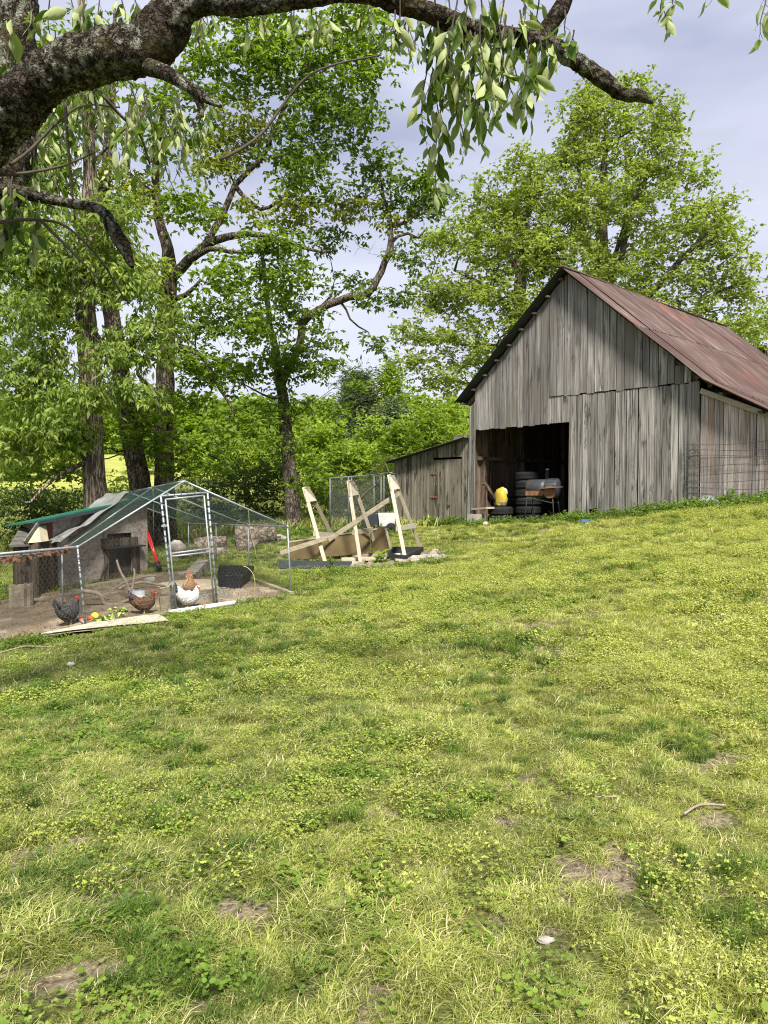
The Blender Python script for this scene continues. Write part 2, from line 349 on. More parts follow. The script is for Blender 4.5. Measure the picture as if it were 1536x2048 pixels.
# ------------------------------------------------------------------ mesh helpers
class MB:
    def __init__(s): s.v = []; s.f = []; s.tone = None
    def add(s, vs, fs):
        n = len(s.v); s.v += [tuple(v) for v in vs]; s.f += [tuple(i + n for i in f) for f in fs]; return s
    def box(s, a, b):
        (x0, y0, z0), (x1, y1, z1) = a, b
        return s.hexa([(x0,y0,z0),(x1,y0,z0),(x1,y1,z0),(x0,y1,z0),(x0,y0,z1),(x1,y0,z1),(x1,y1,z1),(x0,y1,z1)])
    def hexa(s, v): return s.add(v, [(0,3,2,1),(4,5,6,7),(0,1,5,4),(1,2,6,5),(2,3,7,6),(3,0,4,7)])
    def bar(s, a, b, w, h, up=(0, 0, 1)):
        a = Vector(a); b = Vector(b); d = (b - a).normalized(); u = Vector(up)
        if abs(d.dot(u)) > .98: u = Vector((1, 0, 0))
        x = d.cross(u).normalized() * (w / 2); y = x.cross(d).normalized() * (h / 2)
        return s.hexa([a-x-y, a+x-y, a+x+y, a-x+y, b-x-y, b+x-y, b+x+y, b-x+y])
    def tube(s, pts, rad, n=8, cap=True, up=None):
        pts = [Vector(p) for p in pts]; N = len(pts)
        if not hasattr(rad, '__len__'): rad = [rad] * N
        ref = None; rings = []
        for i, p in enumerate(pts):
            d = (pts[min(i+1, N-1)] - pts[max(i-1, 0)])
            if d.length < 1e-9: d = Vector((0, 0, 1))
            d.normalize()
            if ref is None: ref = Vector(up) if up else (Vector((0, 0, 1)) if abs(d.z) < .9 else Vector((1, 0, 0)))
            x = d.cross(ref)
            if x.length < 1e-6: x = d.orthogonal()
            x.normalize(); y = x.cross(d).normalized(); ref = y
            r = rad[i]; rx, ry = r if hasattr(r, '__len__') else (r, r)
            rings.append([p + x * (math.cos(2*math.pi*k/n) * rx) + y * (math.sin(2*math.pi*k/n) * ry) for k in range(n)])
        vs = [q for r in rings for q in r]; fs = []
        for i in range(N - 1):
            for k in range(n):
                k2 = (k + 1) % n; fs.append((i*n+k, i*n+k2, (i+1)*n+k2, (i+1)*n+k))
        if cap: fs.append(tuple(range(n-1, -1, -1))); fs.append(tuple((N-1)*n + k for k in range(n)))
        return s.add(vs, fs)
    def lathe(s, prof, n=24, c=(0, 0, 0), axis='z'):
        vs = []; fs = []; m = len(prof)
        for k in range(n):
            a = 2*math.pi*k/n
            for r, h in prof:
                q = (math.cos(a)*r, math.sin(a)*r, h)
                if axis == 'x': q = (h, math.cos(a)*r, math.sin(a)*r)
                if axis == 'y': q = (math.cos(a)*r, h, math.sin(a)*r)
                vs.append((c[0]+q[0], c[1]+q[1], c[2]+q[2]))
        for k in range(n):
            k2 = (k+1) % n
            for j in range(m-1): fs.append((k*m+j, k2*m+j, k2*m+j+1, k*m+j+1))
        return s.add(vs, fs)
    def blob(s, c, r, seed=0, amp=.25, n=10):
        vs = []; fs = []; c = Vector(c)
        for i in range(n+1):
            th = math.pi*i/n
            for k in range(2*n):
                ph = math.pi*k/n; d = Vector((math.sin(th)*math.cos(ph), math.sin(th)*math.sin(ph), math.cos(th)))
                q = 1 + amp * mnoise.noise(d*1.6 + Vector((seed*7.1, 0, 0))) * 1.6 + amp*.4*mnoise.noise(d*5 + Vector((seed, 3, 0)))
                vs.append((c.x + d.x*r[0]*q, c.y + d.y*r[1]*q, c.z + d.z*r[2]*q))
        for i in range(n):
            for k in range(2*n):
                k2 = (k+1) % (2*n); fs.append((i*2*n+k, (i+1)*2*n+k, (i+1)*2*n+k2, i*2*n+k2))
        return s.add(vs, fs)
    def grid(s, A, Bp, C, D, nu, nv, sag=0.0, seed=0, rough=0.0):
        """sheet with corners A B C D (A-B one edge, D-C the other)"""
        A, Bp, C, D = map(Vector, (A, Bp, C, D)); vs = []; fs = []
        for j in range(nv+1):
            for i in range(nu+1):
                u = i/nu; v = j/nv; p = (A*(1-u)+Bp*u)*(1-v) + (D*(1-u)+C*u)*v
                p.z -= sag*math.sin(math.pi*u)*math.sin(math.pi*v) if sag else 0
                if rough: p.z += rough*mnoise.noise(p*3 + Vector((seed*5, 0, 0)))
                vs.append(p)
        for j in range(nv):
            for i in range(nu): a = j*(nu+1)+i; fs.append((a, a+1, a+nu+2, a+nu+1))
        return s.add(vs, fs)

def mesh_np(name, V, Fc, tone=None, smooth=False):
    """mesh from arrays; Fc is (n,3) or (n,4)"""
    me = bpy.data.meshes.new(name); k = Fc.shape[1]
    me.vertices.add(len(V)); me.vertices.foreach_set('co', np.asarray(V, np.float32).ravel())
    me.loops.add(Fc.size); me.loops.foreach_set('vertex_index', Fc.astype(np.int32).ravel())
    me.polygons.add(len(Fc)); me.polygons.foreach_set('loop_start', np.arange(0, Fc.size, k, dtype=np.int32))
    if smooth: me.polygons.foreach_set('use_smooth', np.ones(len(Fc), bool))
    me.update(calc_edges=True)
    if tone is not None:
        a = me.attributes.new('tone', 'FLOAT', 'POINT'); a.data.foreach_set('value', np.asarray(tone, np.float32))
    return me

def link(name, me, parent=None, mat=None, loc=None, world_coords=True):
    o = bpy.data.objects.new(name, me); COL.objects.link(o)
    if mat is not None and len(me.materials) == 0: me.materials.append(mat)
    if parent is not None:
        o.parent = parent
        if world_coords: o.matrix_parent_inverse = parent_world(parent).inverted()
    if loc is not None: o.location = loc
    return o
def parent_world(p):
    m = Matrix.LocRotScale(p.location, p.rotation_euler, p.scale)
    if p.parent: m = parent_world(p.parent) @ p.matrix_parent_inverse @ m
    return m
def ob(name, mb, mat, parent=None, smooth=False, local=False):
    me = bpy.data.meshes.new(name); me.from_pydata(mb.v, [], mb.f)
    if smooth: me.polygons.foreach_set('use_smooth', np.ones(len(me.polygons), bool))
    me.update()
    return link(name, me, parent, mat, None, not local)
def tag(o, label=None, cat=None, group=None, kind=None):
    if label: o['label'] = label
    if cat: o['category'] = cat
    if group: o['group'] = group
    if kind: o['kind'] = kind
    return o
def thing(name, label, cat, loc, rz=0, group=None):
    o = bpy.data.objects.new(name, None); o.empty_display_size = .2; COL.objects.link(o)
    o.location = loc; o.rotation_euler = (0, 0, rz); return tag(o, label, cat, group)
def kids(o): return [c for c in bpy.data.objects if c.parent == o]
def dup(root, loc, rz, label, group=None):
    r = root.copy(); COL.objects.link(r); r.location = loc; r.rotation_euler = (0, 0, rz); tag(r, label, None, group)
    for ch in kids(root):
        c = ch.copy(); COL.objects.link(c); c.parent = r
        for g in kids(ch):
            d = g.copy(); COL.objects.link(d); d.parent = c
    return r

# ------------------------------------------------------------------ leaves
def unit(a): return a / np.maximum(np.linalg.norm(a, axis=-1, keepdims=True), 1e-9)
def leaf_arrays(base, d, nrm, ln, wd, fold=.12, tone=None):
    d = unit(d); side = unit(np.cross(d, nrm)); n = np.cross(side, d)
    ln = ln[:, None]; wd = wd[:, None]
    V = np.stack([base, base + d*ln*.42 + side*wd*.5 + n*ln*fold, base + d*ln - n*ln*fold*.6, base + d*ln*.42 - side*wd*.5 + n*ln*fold], 1).reshape(-1, 3)
    N = len(base); i = np.arange(N)[:, None]*4
    Fc = np.concatenate([i + np.array([[0, 1, 2]]), i + np.array([[0, 2, 3]])], 0)
    t = np.repeat(tone if tone is not None else rng.random(N), 4)
    return V, Fc, t
def sprays(cent, nspray, per, spread, llen, lwid, droop=.4, up=.25, seed=0, flat=.6):
    """round each twig end: nspray sprays of per leaves, lying in loose layers as foliage does"""
    r = np.random.default_rng(seed); C = len(cent)
    sp = np.repeat(cent, nspray, 0) + r.normal(size=(C*nspray, 3)) * np.repeat(spread, nspray)[:, None] * np.array([.5, .5, .5*flat])
    base = np.repeat(sp, per, 0)
    ax = r.normal(size=(len(sp), 3)); ax[:, 2] *= .35; ax = np.repeat(unit(ax), per, 0)
    tpos = r.random(len(base))[:, None]*llen*2.6
    off = r.normal(size=base.shape); off[:, 2] *= .5
    d = unit(off + ax*.6 + np.array([0, 0, -droop]))
    base = base + ax*tpos
    nrm = r.normal(size=base.shape)*.75 + np.array([0, 0, up*4])
    ln = llen*(.65 + .7*r.random(len(base))); wd = lwid*(.7 + .6*r.random(len(base)))
    tone = np.clip(np.repeat(r.random(len(sp)), per)*.55 + r.random(len(base))*.55, 0, 1)
    return leaf_arrays(base, d, nrm, ln, wd, .12, tone)
def foliage(name, parts, mat, parent):
    Vs, Fs, Ts, n = [], [], [], 0
    for V, Fc, t in parts: Vs.append(V); Fs.append(Fc + n); Ts.append(t); n += len(V)
    me = mesh_np(name, np.concatenate(Vs), np.concatenate(Fs), np.concatenate(Ts)); return link(name, me, parent, mat)

# ------------------------------------------------------------------ branching skeleton
def smooth_path(pts, rad, step):
    """Catmull-Rom through points with radii"""
    out = []; rr = []; n = len(pts)
    for i in range(n-1):
        p0, p1, p2, p3 = pts[max(i-1, 0)], pts[i], pts[i+1], pts[min(i+2, n-1)]
        k = max(2, int((p2-p1).length/step))
        for j in range(k):
            t = j/k
            out.append(.5*((2*p1) + (p2-p0)*t + (2*p0-5*p1+4*p2-p3)*t*t + (-p0+3*p1-3*p2+p3)*t**3)); rr.append(rad[i]*(1-t)+rad[i+1]*t)
    out.append(pts[-1]); rr.append(rad[-1]); return out, rr
class Skel:
    def __init__(s): s.p = []; s.par = []; s.minr = []; s.main = []
    def path(s, pts, rad, parent=-1, step=.3, main=True, wob=.03):
        o, r = smooth_path([Vector(q) for q in pts], rad, step)
        if parent == 'near':
            a = np.array([tuple(q) for q in s.p]); parent = int(((a - np.array(tuple(o[0])))**2).sum(1).argmin())
            o = o[1:]; r = r[1:]
        for q, rr in zip(o, r):
            j = mnoise.noise_vector(q*2.2)*wob
            s.p.append(q + j); s.par.append(parent); s.minr.append(rr); s.main.append(main); parent = len(s.p)-1
        return parent
    def reach(s, targets, seg=.35, bend=.18, lift=.1):
        """grow a branch to every target from the nearest wood, nearest targets first"""
        base = np.array([tuple(q) for q in s.p]); T = np.array(targets)
        d0 = np.array([np.sqrt(((base - t)**2).sum(1)).min() for t in T]); order = np.argsort(d0)
        cap = len(base) + len(T)*40; A = np.zeros((cap, 3)); A[:len(base)] = base; n = len(base)
        ends = []
        for ti in order:
            t = T[ti]; dd = A[:n] - t
            dist = np.sqrt((dd**2).sum(1)) + np.maximum(0, dd[:, 2])*.9     # prefer to grow upward and outward
            i = int(dist.argmin()); a = Vector(A[i]); b = Vector(t); ln = (b-a).length
            k = max(1, int(ln/seg)); side = Vector((random.uniform(-1, 1), random.uniform(-1, 1), random.uniform(-.4, .8)))*ln*bend
            par = i
            for j in range(1, k+1):
                u = j/k; q = a.lerp(b, u) + side*math.sin(math.pi*u) + Vector((0, 0, lift*ln*math.sin(math.pi*u)))
                q += Vector((random.gauss(0, 1), random.gauss(0, 1), random.gauss(0, 1)))*seg*.13*(0 if j == k else 1)
                if n >= cap: break
                s.p.append(q); s.par.append(par); s.minr.append(0); s.main.append(False); par = len(s.p)-1; A[n] = q; n += 1
            ends.append(par)
        return ends
    def radii(s, tip=.008, ex=.46):
        n = len(s.p); cnt = [0]*n; has = [False]*n
        for i in range(n):
            if s.par[i] >= 0: has[s.par[i]] = True
        for i in range(n-1, -1, -1):
            if not has[i]: cnt[i] += 1
            if s.par[i] >= 0: cnt[s.par[i]] += cnt[i]
        s.r = [max(s.minr[i], 0) if s.minr[i] > 0 else tip*cnt[i]**ex for i in range(n)]
        for i in range(n):
            if s.par[i] >= 0 and s.minr[i] == 0: s.r[i] = min(s.r[i], s.r[s.par[i]]*.85)
    def mesh(s, want_main, rough=0.0):
        n = len(s.p); ch = [[] for _ in range(n)]
        for i in range(n):
            if s.par[i] >= 0: ch[s.par[i]].append(i)
        mb = MB()
        seen = set(); starts = [i for i in range(n) if s.par[i] < 0]
        stack = [(i, None) for i in starts]
        while stack:
            i, p0 = stack.pop(); chain = [i] if p0 is None else [p0, i]; cur = i
            while ch[cur]:
                c = sorted(ch[cur], key=lambda q: -(s.r[q] + (10 if s.main[q] == s.main[cur] else 0)))
                nx = c[0]
                for q in c[1:]: stack.append((q, cur))
                if s.main[nx] != s.main[cur]: stack.append((nx, cur)); break
                chain.append(nx); cur = nx
            if len(chain) > 1 and s.main[chain[-1]] == want_main:
                r = [s.r[q] for q in chain]
                if p0 is not None: r[0] = min(s.r[chain[1]]*1.15, s.r[p0])
                mx_ = max(r); k = 4 if mx_ < .02 else 6 if mx_ < .06 else 10 if mx_ < .14 else 18
                mb.tube([s.p[q] for q in chain], r, k)
        if rough:
            v2 = []
            for v in mb.v:
                q = Vector(v); v2.append(tuple(q + mnoise.noise_vector(Vector((q.x*7, q.y*7, q.z*2.2)))*rough))
            mb.v = v2
        return mb

def tree(name, label, bark, trunk, limbs, clumps, leafmats, Y, n_per=10, sub=.55, nspray=7, per=6, llen=.13, lwid=.06, seed=1, droop=.4, up=.25, group=None, extra=None, flat=.6, cat='tree', twig=.008, bare=0, dens=1.0):
    """trunk / limbs: lists of (px, py, Y, radius); clumps: (px, py, rx, ry, Y, depth radius, leafmat index)"""
    random.seed(seed); r = np.random.default_rng(seed)
    base = P(*trunk[0][:3]); gz = G(base.x, base.y)
    root = thing(name, label, cat, (base.x, base.y, gz), 0, group)
    sk = Skel(); tp = [P(a, b, c) for a, b, c, d in trunk]; tr = [q[3] for q in trunk]
    if tp[0].z > gz: tp.insert(0, Vector((tp[0].x, tp[0].y, gz-.3))); tr.insert(0, tr[0]*1.12)
    else: tp[0].z = gz-.2
    flare = tp[0].copy(); sk.path(tp, tr, -1, .3, True, .03)
    for lb in limbs: sk.path([P(a, b, c) for a, b, c, d in lb], [q[3] for q in lb], 'near', .28, False, .05)
    T = []; K = []
    for c in clumps:
        px, py, rx, ry, Yc, dY, mi = c; ctr = P(px, py, Yc); ax = rx/F*Yc; az = ry/F*Yc
        n = max(3, int(dens*n_per*(ax*az*max(dY, .5))**.62*2.1))
        q = r.normal(size=(n, 3)); q = unit(q)*(r.random((n, 1))**.40)
        T += [tuple(ctr + Vector((a*ax, b*dY, cc*az))) for a, b, cc in q]; K += [mi]*n
    T = np.array(T); K = np.array(K)
    # drop whatever would stand below the ground
    ok = T[:, 2] > GZ(T[:, 0], T[:, 1]) + .5; T = T[ok]; K = K[ok]
    sk.reach(T)
    if bare:
        idx = r.choice(len(T), bare); sk.reach(T[idx] + r.normal(size=(bare, 3))*.9, .2, .25)
    sk.radii(twig)
    ob('trunk', sk.mesh(True, .03), bark, root, True)
    bm = sk.mesh(False)
    ob('branches', bm, bark, root, True)
    for mi, lm in enumerate(leafmats):
        c = T[K == mi]
        if len(c): 
            V, Fc, t = sprays(c, nspray, per, np.full(len(c), sub), llen, lwid, droop, up, seed + mi, flat)
            link('crown', mesh_np('crown', V, Fc, t), root, lm)
    return root

# ================================================================== THE SETTING
BARE_PX = [(1230, 1765, .20), (150, 1805, .16), (140, 1510, .14), (190, 1590, .12), (860, 1385, .30), (1480, 1560, .25), (600, 1900, .14), (390, 1310, .30), (700, 1520, .14), (1110, 1850, .10), (1380, 1790, .10), (330, 1960, .12), (1040, 1330, .25), (470, 1840, .10), (1010, 1650, .12), (1300, 1560, .10), (740, 1780, .10)]
BARE = []
def bare_f(x, y):
    b_ = np.zeros(np.shape(x)); jx = (fbm(x*9, y*9, 71)-.5)*.42; jy = (fbm(x*9+9, y*9, 72)-.5)*.42
    for cx, cy, r_ in BARE: b_ = np.maximum(b_, np.clip((.95-np.hypot((x-cx+jx)/1.5, y-cy+jy)/r_)*1.6, 0, 1))
    return np.clip(b_ + np.clip((fbm(x*2.1+7, y*2.1+3, 41, 4)-.66)/.08, 0, .6), 0, 1)
for a_, b_, r_ in BARE_PX: q_ = P(a_, b_, 1.0); k_ = (EYE-0.0)/(EYE-q_.z); BARE.append((q_.x*k_, k_, r_))
def build_ground():
    ys = np.concatenate([np.arange(-30, 0, 1.0), np.arange(0, 8, .07), np.arange(8, 30, .3), np.arange(30, 80, 1.2), np.arange(80, 220, 5), [260, 340, 500, 800, 1400]])
    hx = np.concatenate([np.arange(0, 8, .09), np.arange(8, 20, .4), np.arange(20, 60, 1.5), np.arange(60, 140, 6), [180, 300, 600, 1200]])
    xs = np.concatenate([-hx[:0:-1], hx]); X, Yg = np.meshgrid(xs, ys); Z = GZ(X, Yg)
    V = np.stack([X, Yg, Z], -1).reshape(-1, 3); nx = len(xs); j, i = np.meshgrid(np.arange(len(ys)-1), np.arange(nx-1), indexing='ij'); a = (j*nx+i).ravel()
    me = mesh_np('ground', V, np.stack([a, a+1, a+nx+1, a+nx], 1), None, True); at = me.attributes.new('bare', 'FLOAT', 'POINT'); at.data.foreach_set('value', bare_f(V[:, 0], V[:, 1]).astype(np.float32))
    link('ground', me, None, M['ground'])['kind'] = 'structure'
build_ground()

FL = P(171, 1252, 10.5); FR = P(582, 1190, 12.4)
def in_poly(x, y, poly):
    c = np.zeros(x.shape, bool); n = len(poly)
    for i in range(n):
        x0, y0 = poly[i]; x1, y1 = poly[(i+1) % n]
        c ^= ((y0 > y) != (y1 > y)) & (x < (x1-x0)*(y-y0)/(y1-y0+1e-12)+x0)
    return c
def gpt(px, py):
    """where the line of sight meets the ground"""
    lo, hi = 1.5, 60.0
    Y = 2.0
    while Y < 60:
        q = P(px, py, Y)
        if q.z < G(q.x, q.y): break
        Y += .1
    return P(px, py, Y)
soil_px = [(-60, 1285), (80, 1276), (190, 1264), (345, 1232), (470, 1212), (585, 1192), (520, 1172), (450, 1160), (385, 1142), (300, 1150), (180, 1176), (0, 1212), (-60, 1222)]
SOIL = [tuple(gpt(a, b)[:2]) for a, b in soil_px]
def build_soil():
    xs = np.arange(min(p[0] for p in SOIL)-.2, max(p[0] for p in SOIL)+.2, .09); ys = np.arange(min(p[1] for p in SOIL)-.2, max(p[1] for p in SOIL)+.2, .09)
    X, Yg = np.meshgrid(xs, ys); jit = (fbm(X*1.4, Yg*1.4, 3)-.5)*.7
    ins = in_poly(X + jit, Yg + jit*.6, SOIL); Z = GZ(X, Yg) + .025 + (fbm(X*6, Yg*6, 31)-.5)*.05
    nx = len(xs); V = np.stack([X, Yg, Z], -1).reshape(-1, 3); j, i = np.meshgrid(np.arange(len(ys)-1), np.arange(nx-1), indexing='ij'); a = (j*nx+i).ravel(); k = ins.ravel()[a]; a = a[k]
    link('bare_soil', mesh_np('bare_soil', V, np.stack([a, a+1, a+nx+1, a+nx], 1), None, True), None, M['soil'])['kind'] = 'structure'
build_soil()

# ================================================================== THE BARN
BARN = thing('barn', 'tall weathered grey plank barn with a wide dark doorway and a rusty red metal roof', 'barn', (B0.x, B0.y, .55), math.atan2(BS.y, BS.x))
ZB = .55
def bz(s): return .55 + (1.12-.55)/6.13*s          # ground along the barn front
def roofz(s):
    """underside of the roof over the front"""
    if s < 2.97: return 7.02 - (2.97-s)*.877
    if s < 6.54: return 7.02 - (s-2.97)*.877
    return 7.02 - 3.57*.877 - (s-6.54)*.556
def plank(parent, mat, s0, s1, zb0, zb1, zt0, zt1, t=0.0, th=.025, name='plank', zoff=ZB, lean=0.0):
    """upright board between s0 and s1 in the plane t; bottom and top heights at both edges"""
    mb = MB(); w = .004
    a = random.uniform(-.006, .006); b = random.uniform(-.006, .006); f = random.uniform(0, .012)
    z = zoff
    mb.hexa([(s0, t-th-f, zb0-z), (s1, t-th-f, zb1-z), (s1, t, zb1-z), (s0, t, zb0-z), (s0+a+lean, t-th-f, zt0-z), (s1+b+lean, t-th-f, zt1-z), (s1+b+lean, t, zt1-z), (s0+a+lean, t, zt0-z)])
    return ob(name, mb, mat, parent, local=True)
random.seed(3)
# upper gable boards
s = -.02
while s < 6.15:
    w = random.choice([.17, .19, .21, .22, .24]) * (1 if s > 2 else .82)
    e = min(s+w, 6.17); lo = 3.25 if s < 2.42 else 3.95
    if lo < 3.9 and e > 2.46: e = 2.45
    t0, t1 = roofz(s)-.02, roofz(e)-.02
    if min(t0, t1) > lo+.05 or True:
        jit = random.uniform(-.03, .015)
        if e > 5.9: t0 = min(t0, 4.35); 
        if s < 2.97 < e:                                   # split at the peak
            plank(BARN, M['barn'], s, 2.963, lo+jit, lo+jit, t0, roofz(2.97)-.02, -.004); s = 2.975; continue
        if min(t0, t1) > lo + .1: plank(BARN, M['barn'], s, e-.014, lo+jit, lo+jit, t0, t1, -.004)
    s = e + .002
# boards below the joint, right of the doorway; the short ones over the doorway's end
s = 2.45
while s < 6.12:
    w = random.choice([.13, .15, .17, .19, .21]); e = min(s+w, 6.13)
    if s < 3.04 < e+.05: e = 3.04
    if s < 3.03: plank(BARN, M['barn_rough'], s, e-.007, 3.27, 3.27, 3.945, 3.945, .012)
    else:
        g = bz(s)-.12 + random.uniform(-.04, .05)
        if 3.45 < s < 3.80: g += random.uniform(.20, .30)
        plank(BARN, M['barn_rough'], s, e-(.030 if random.random() < .22 else .012), g, g+random.uniform(-.06, .06), 3.945+random.uniform(-.03, 0), 3.945+random.uniform(-.03, 0), .012)
    s = e + .001
plank(BARN, M['barn'], 6.135, 6.36, .95, .95, 3.95, 3.95, -.01, .04, 'corner_board')
# left jamb of the doorway, leaning a little
plank(BARN, M['barn_rough'], -.27, -.13, .72, .72, 3.86, 3.97, -.01, .05, 'door_post', lean=.07)
plank(BARN, M['barn_rough'], -.12, -.01, .80, .82, 3.93, 4.03, -.03, .05, 'door_post', lean=.02)
# lean-to front on the right
s = 6.37
while s < 9.6:
    w = random.choice([.07, .09, .10, .12]); e = s+w; top = lambda q: 3.72-(q-6.5)*.47
    plank(BARN, M['barn_pink'], s, e-.006, 1.0+(s-6.3)*.14, 1.0+(s-6.3)*.14, top(s), top(e), .05+random.uniform(-.01, .01), .02)
    s = e+.001
mb = MB(); mb.bar((6.38, -.03, 3.72+.02-ZB), (9.7, -.03, 3.72-3.2*.47+.02-ZB), .05, .11); ob('fascia_board', mb, M['lumber_x'], BARN, local=True)
# side and back walls (boards too)
def side_wall(sx, t0, t1, ztop, mat, zb=.4, gap=.012):
    t = t0
    while t < t1:
        w = random.choice([.18, .21, .24, .27]); e = min(t+w, t1); mb = MB()
        mb.hexa([(sx, t, zb-ZB), (sx+.025, t, zb-ZB), (sx+.025, e-gap, zb-ZB), (sx, e-gap, zb-ZB), (sx, t, ztop-ZB), (sx+.025, t, ztop-ZB), (sx+.025, e-gap, ztop-ZB), (sx, e-gap, ztop-ZB)])
        ob('plank', mb, mat, BARN, local=True); t = e
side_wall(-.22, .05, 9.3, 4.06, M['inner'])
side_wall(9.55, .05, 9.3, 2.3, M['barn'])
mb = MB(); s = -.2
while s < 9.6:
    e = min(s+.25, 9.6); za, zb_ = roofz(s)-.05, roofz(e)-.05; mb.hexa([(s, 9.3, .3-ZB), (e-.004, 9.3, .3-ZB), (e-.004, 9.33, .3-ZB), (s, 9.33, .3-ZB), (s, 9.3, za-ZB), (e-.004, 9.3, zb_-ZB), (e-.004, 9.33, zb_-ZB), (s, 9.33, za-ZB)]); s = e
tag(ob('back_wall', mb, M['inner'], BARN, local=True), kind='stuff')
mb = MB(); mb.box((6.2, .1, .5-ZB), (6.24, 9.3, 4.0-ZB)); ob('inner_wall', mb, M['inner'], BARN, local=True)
# frame timbers inside the doorway
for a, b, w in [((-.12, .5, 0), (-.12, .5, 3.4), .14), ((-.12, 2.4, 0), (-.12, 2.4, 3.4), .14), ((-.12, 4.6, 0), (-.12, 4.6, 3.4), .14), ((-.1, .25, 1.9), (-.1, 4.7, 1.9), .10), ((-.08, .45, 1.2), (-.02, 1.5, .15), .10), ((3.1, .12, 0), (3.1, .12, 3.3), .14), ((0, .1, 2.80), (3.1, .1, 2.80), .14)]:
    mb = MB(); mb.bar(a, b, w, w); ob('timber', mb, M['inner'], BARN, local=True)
mb = MB(); mb.grid((-.2, -.02, .0), (6.2, -.02, .3), (6.2, 9.3, .3), (-.2, 9.3, 0), 20, 20, 0, 2, .05); ob('dirt_floor', mb, M['soil'], BARN, True, local=True)
# roof: corrugated sheets, two courses on the right slope, one on the left, one on the lean-to
def sheet(parent, mat, s0, z0, s1, z1, t0, t1, lift, pitch=.10, amp=.017, sub=1, name='roof_sheet', th=0):
    n = max(2, int((t1-t0)/pitch*4)); vs = []; fs = []
    L_ = math.hypot(s1-s0, z1-z0); nx, nz = -(z1-z0)/L_, (s1-s0)/L_
    if nz < 0: nx, nz = -nx, -nz
    m = sub+1; bend = random.uniform(-.012, .012)
    for i in range(n+1):
        t = t0+(t1-t0)*i/n; a = amp*math.sin(2*math.pi*t/pitch)
        for j in range(m+1):
            u = j/m; k = a+lift+bend*math.sin(math.pi*u); e = (random.uniform(-.008, .008) if j in (0, m) else 0)
            vs.append((s0+(s1-s0)*(u+e*.5)+nx*k, t, z0+(z1-z0)*(u+e*.5)+nz*k-ZB))
    for i in range(n):
        for j in range(m): q = i*(m+1)+j; fs.append((q, q+1, q+m+2, q+m+1))
    mb = MB(); mb.add(vs, fs); return ob(name, mb, mat, parent, True, local=True)
t = -.32; k = 0
while t < 9.5:
    e = min(t+.68, 9.62); zr = 7.06
    drop = .02*math.sin(t*.7)
    sheet(BARN, M['roof'], 2.96, zr, 4.95, zr-1.99*.877, t-.04, e+.02, .045+.004*(k % 2)+drop)
    sheet(BARN, M['roof'], 4.85, zr-1.89*.877, 6.62, zr-3.66*.877, t-.04, e+.02, .028+.004*(k % 2)+drop)
    sheet(BARN, M['roof'], 6.50, zr-3.54*.877, 9.9, zr-3.54*.877-3.4*.556, t-.04, e+.02, .012+.004*(k % 2))
    sheet(BARN, M['redroof_back'], 2.98, zr, -.50+random.uniform(-.03, .02), zr-3.48*.877, t-.04, e+.02, .03+.004*(k % 2))
    t = e; k += 1
mb = MB(); mb.tube([(2.965, -.36, 7.11-ZB), (2.965, 4.5, 7.08-ZB), (2.965, 9.6, 7.11-ZB)], [(.10, .03)]*3, 8); ob('ridge_cap', mb, M['roof'], BARN, True, local=True)
# purlin ends under the left rake, rafters
for i in range(9):
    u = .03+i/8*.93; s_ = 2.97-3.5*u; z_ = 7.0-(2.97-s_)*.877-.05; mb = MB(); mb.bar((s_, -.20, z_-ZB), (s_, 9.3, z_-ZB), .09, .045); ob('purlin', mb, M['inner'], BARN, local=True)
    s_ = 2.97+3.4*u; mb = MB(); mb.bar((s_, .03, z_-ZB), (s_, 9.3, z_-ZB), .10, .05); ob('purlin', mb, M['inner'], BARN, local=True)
for i in range(4):
    s_ = 6.9+i*.8; z_ = 7.0-3.57*.877-(s_-6.54)*.556-.06; mb = MB(); mb.bar((s_, -.25, z_-ZB), (s_, 9.3, z_-ZB), .09, .05); ob('purlin', mb, M['inner'], BARN, local=True)
for k_ in (0, 3, 6, 9.1):
    for q in (-1, 1):
        mb = MB(); mb.bar((2.97, k_+.06, 6.88-ZB), (2.97+q*3.3, k_+.06, 6.88-3.3*.877-ZB), .05, .12); ob('rafter', mb, M['inner'], BARN, local=True)
mb = MB(); mb.bar((6.55, .02, 3.85-ZB), (6.55, 9.2, 3.85-ZB), .1, .1); ob('timber', mb, M['inner'], BARN, local=True)
# dark panel standing in for the shade in the gap over the lean-to front
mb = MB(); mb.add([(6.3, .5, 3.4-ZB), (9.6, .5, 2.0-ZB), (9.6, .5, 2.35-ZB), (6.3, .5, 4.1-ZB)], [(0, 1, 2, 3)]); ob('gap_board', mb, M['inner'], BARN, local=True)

# ---- the low shed on the left
SHED = thing('shed', 'low plank shed with a strap-hinged door, built against the left side of the barn', 'shed', (B0.x, B0.y, .4), math.atan2(BS.y, BS.x))
ZS = .4
def shz(s): return 3.10+(s+.28)*.19
def shb(s): return .42+(s+.3)*.07
s = -3.30
door0, door1 = -1.62, -.50
while s < -.30:
    w = random.choice([.16, .18, .20, .22]); e = min(s+w, -.29)
    if s < door0 < e: e = door0
    if s < door1 < e: e = door1
    if door0-.001 <= s < door1-.01:
        plank(SHED, M['shed'], s, e-.006, 2.50, 2.50, shz(s), shz(e), .0, .025, 'plank', ZS)
    else: plank(SHED, M['shed'], s, e-.006, shb(s)-.1+random.uniform(-.03, .03), shb(s)-.1, shz(s), shz(e), .0, .025, 'plank', ZS)
    s = e+.001
DOOR = MB(); DOOR.bar((door0+.04, .03, 1.0-ZS), (door1-.05, .03, 1.0-ZS), .03, .10); DOOR.bar((door0+.04, .03, 2.1-ZS), (door1-.05, .03, 2.1-ZS), .03, .10)
DOOR = ob('door', DOOR, M['shed'], SHED, local=True)
s = door0+.01
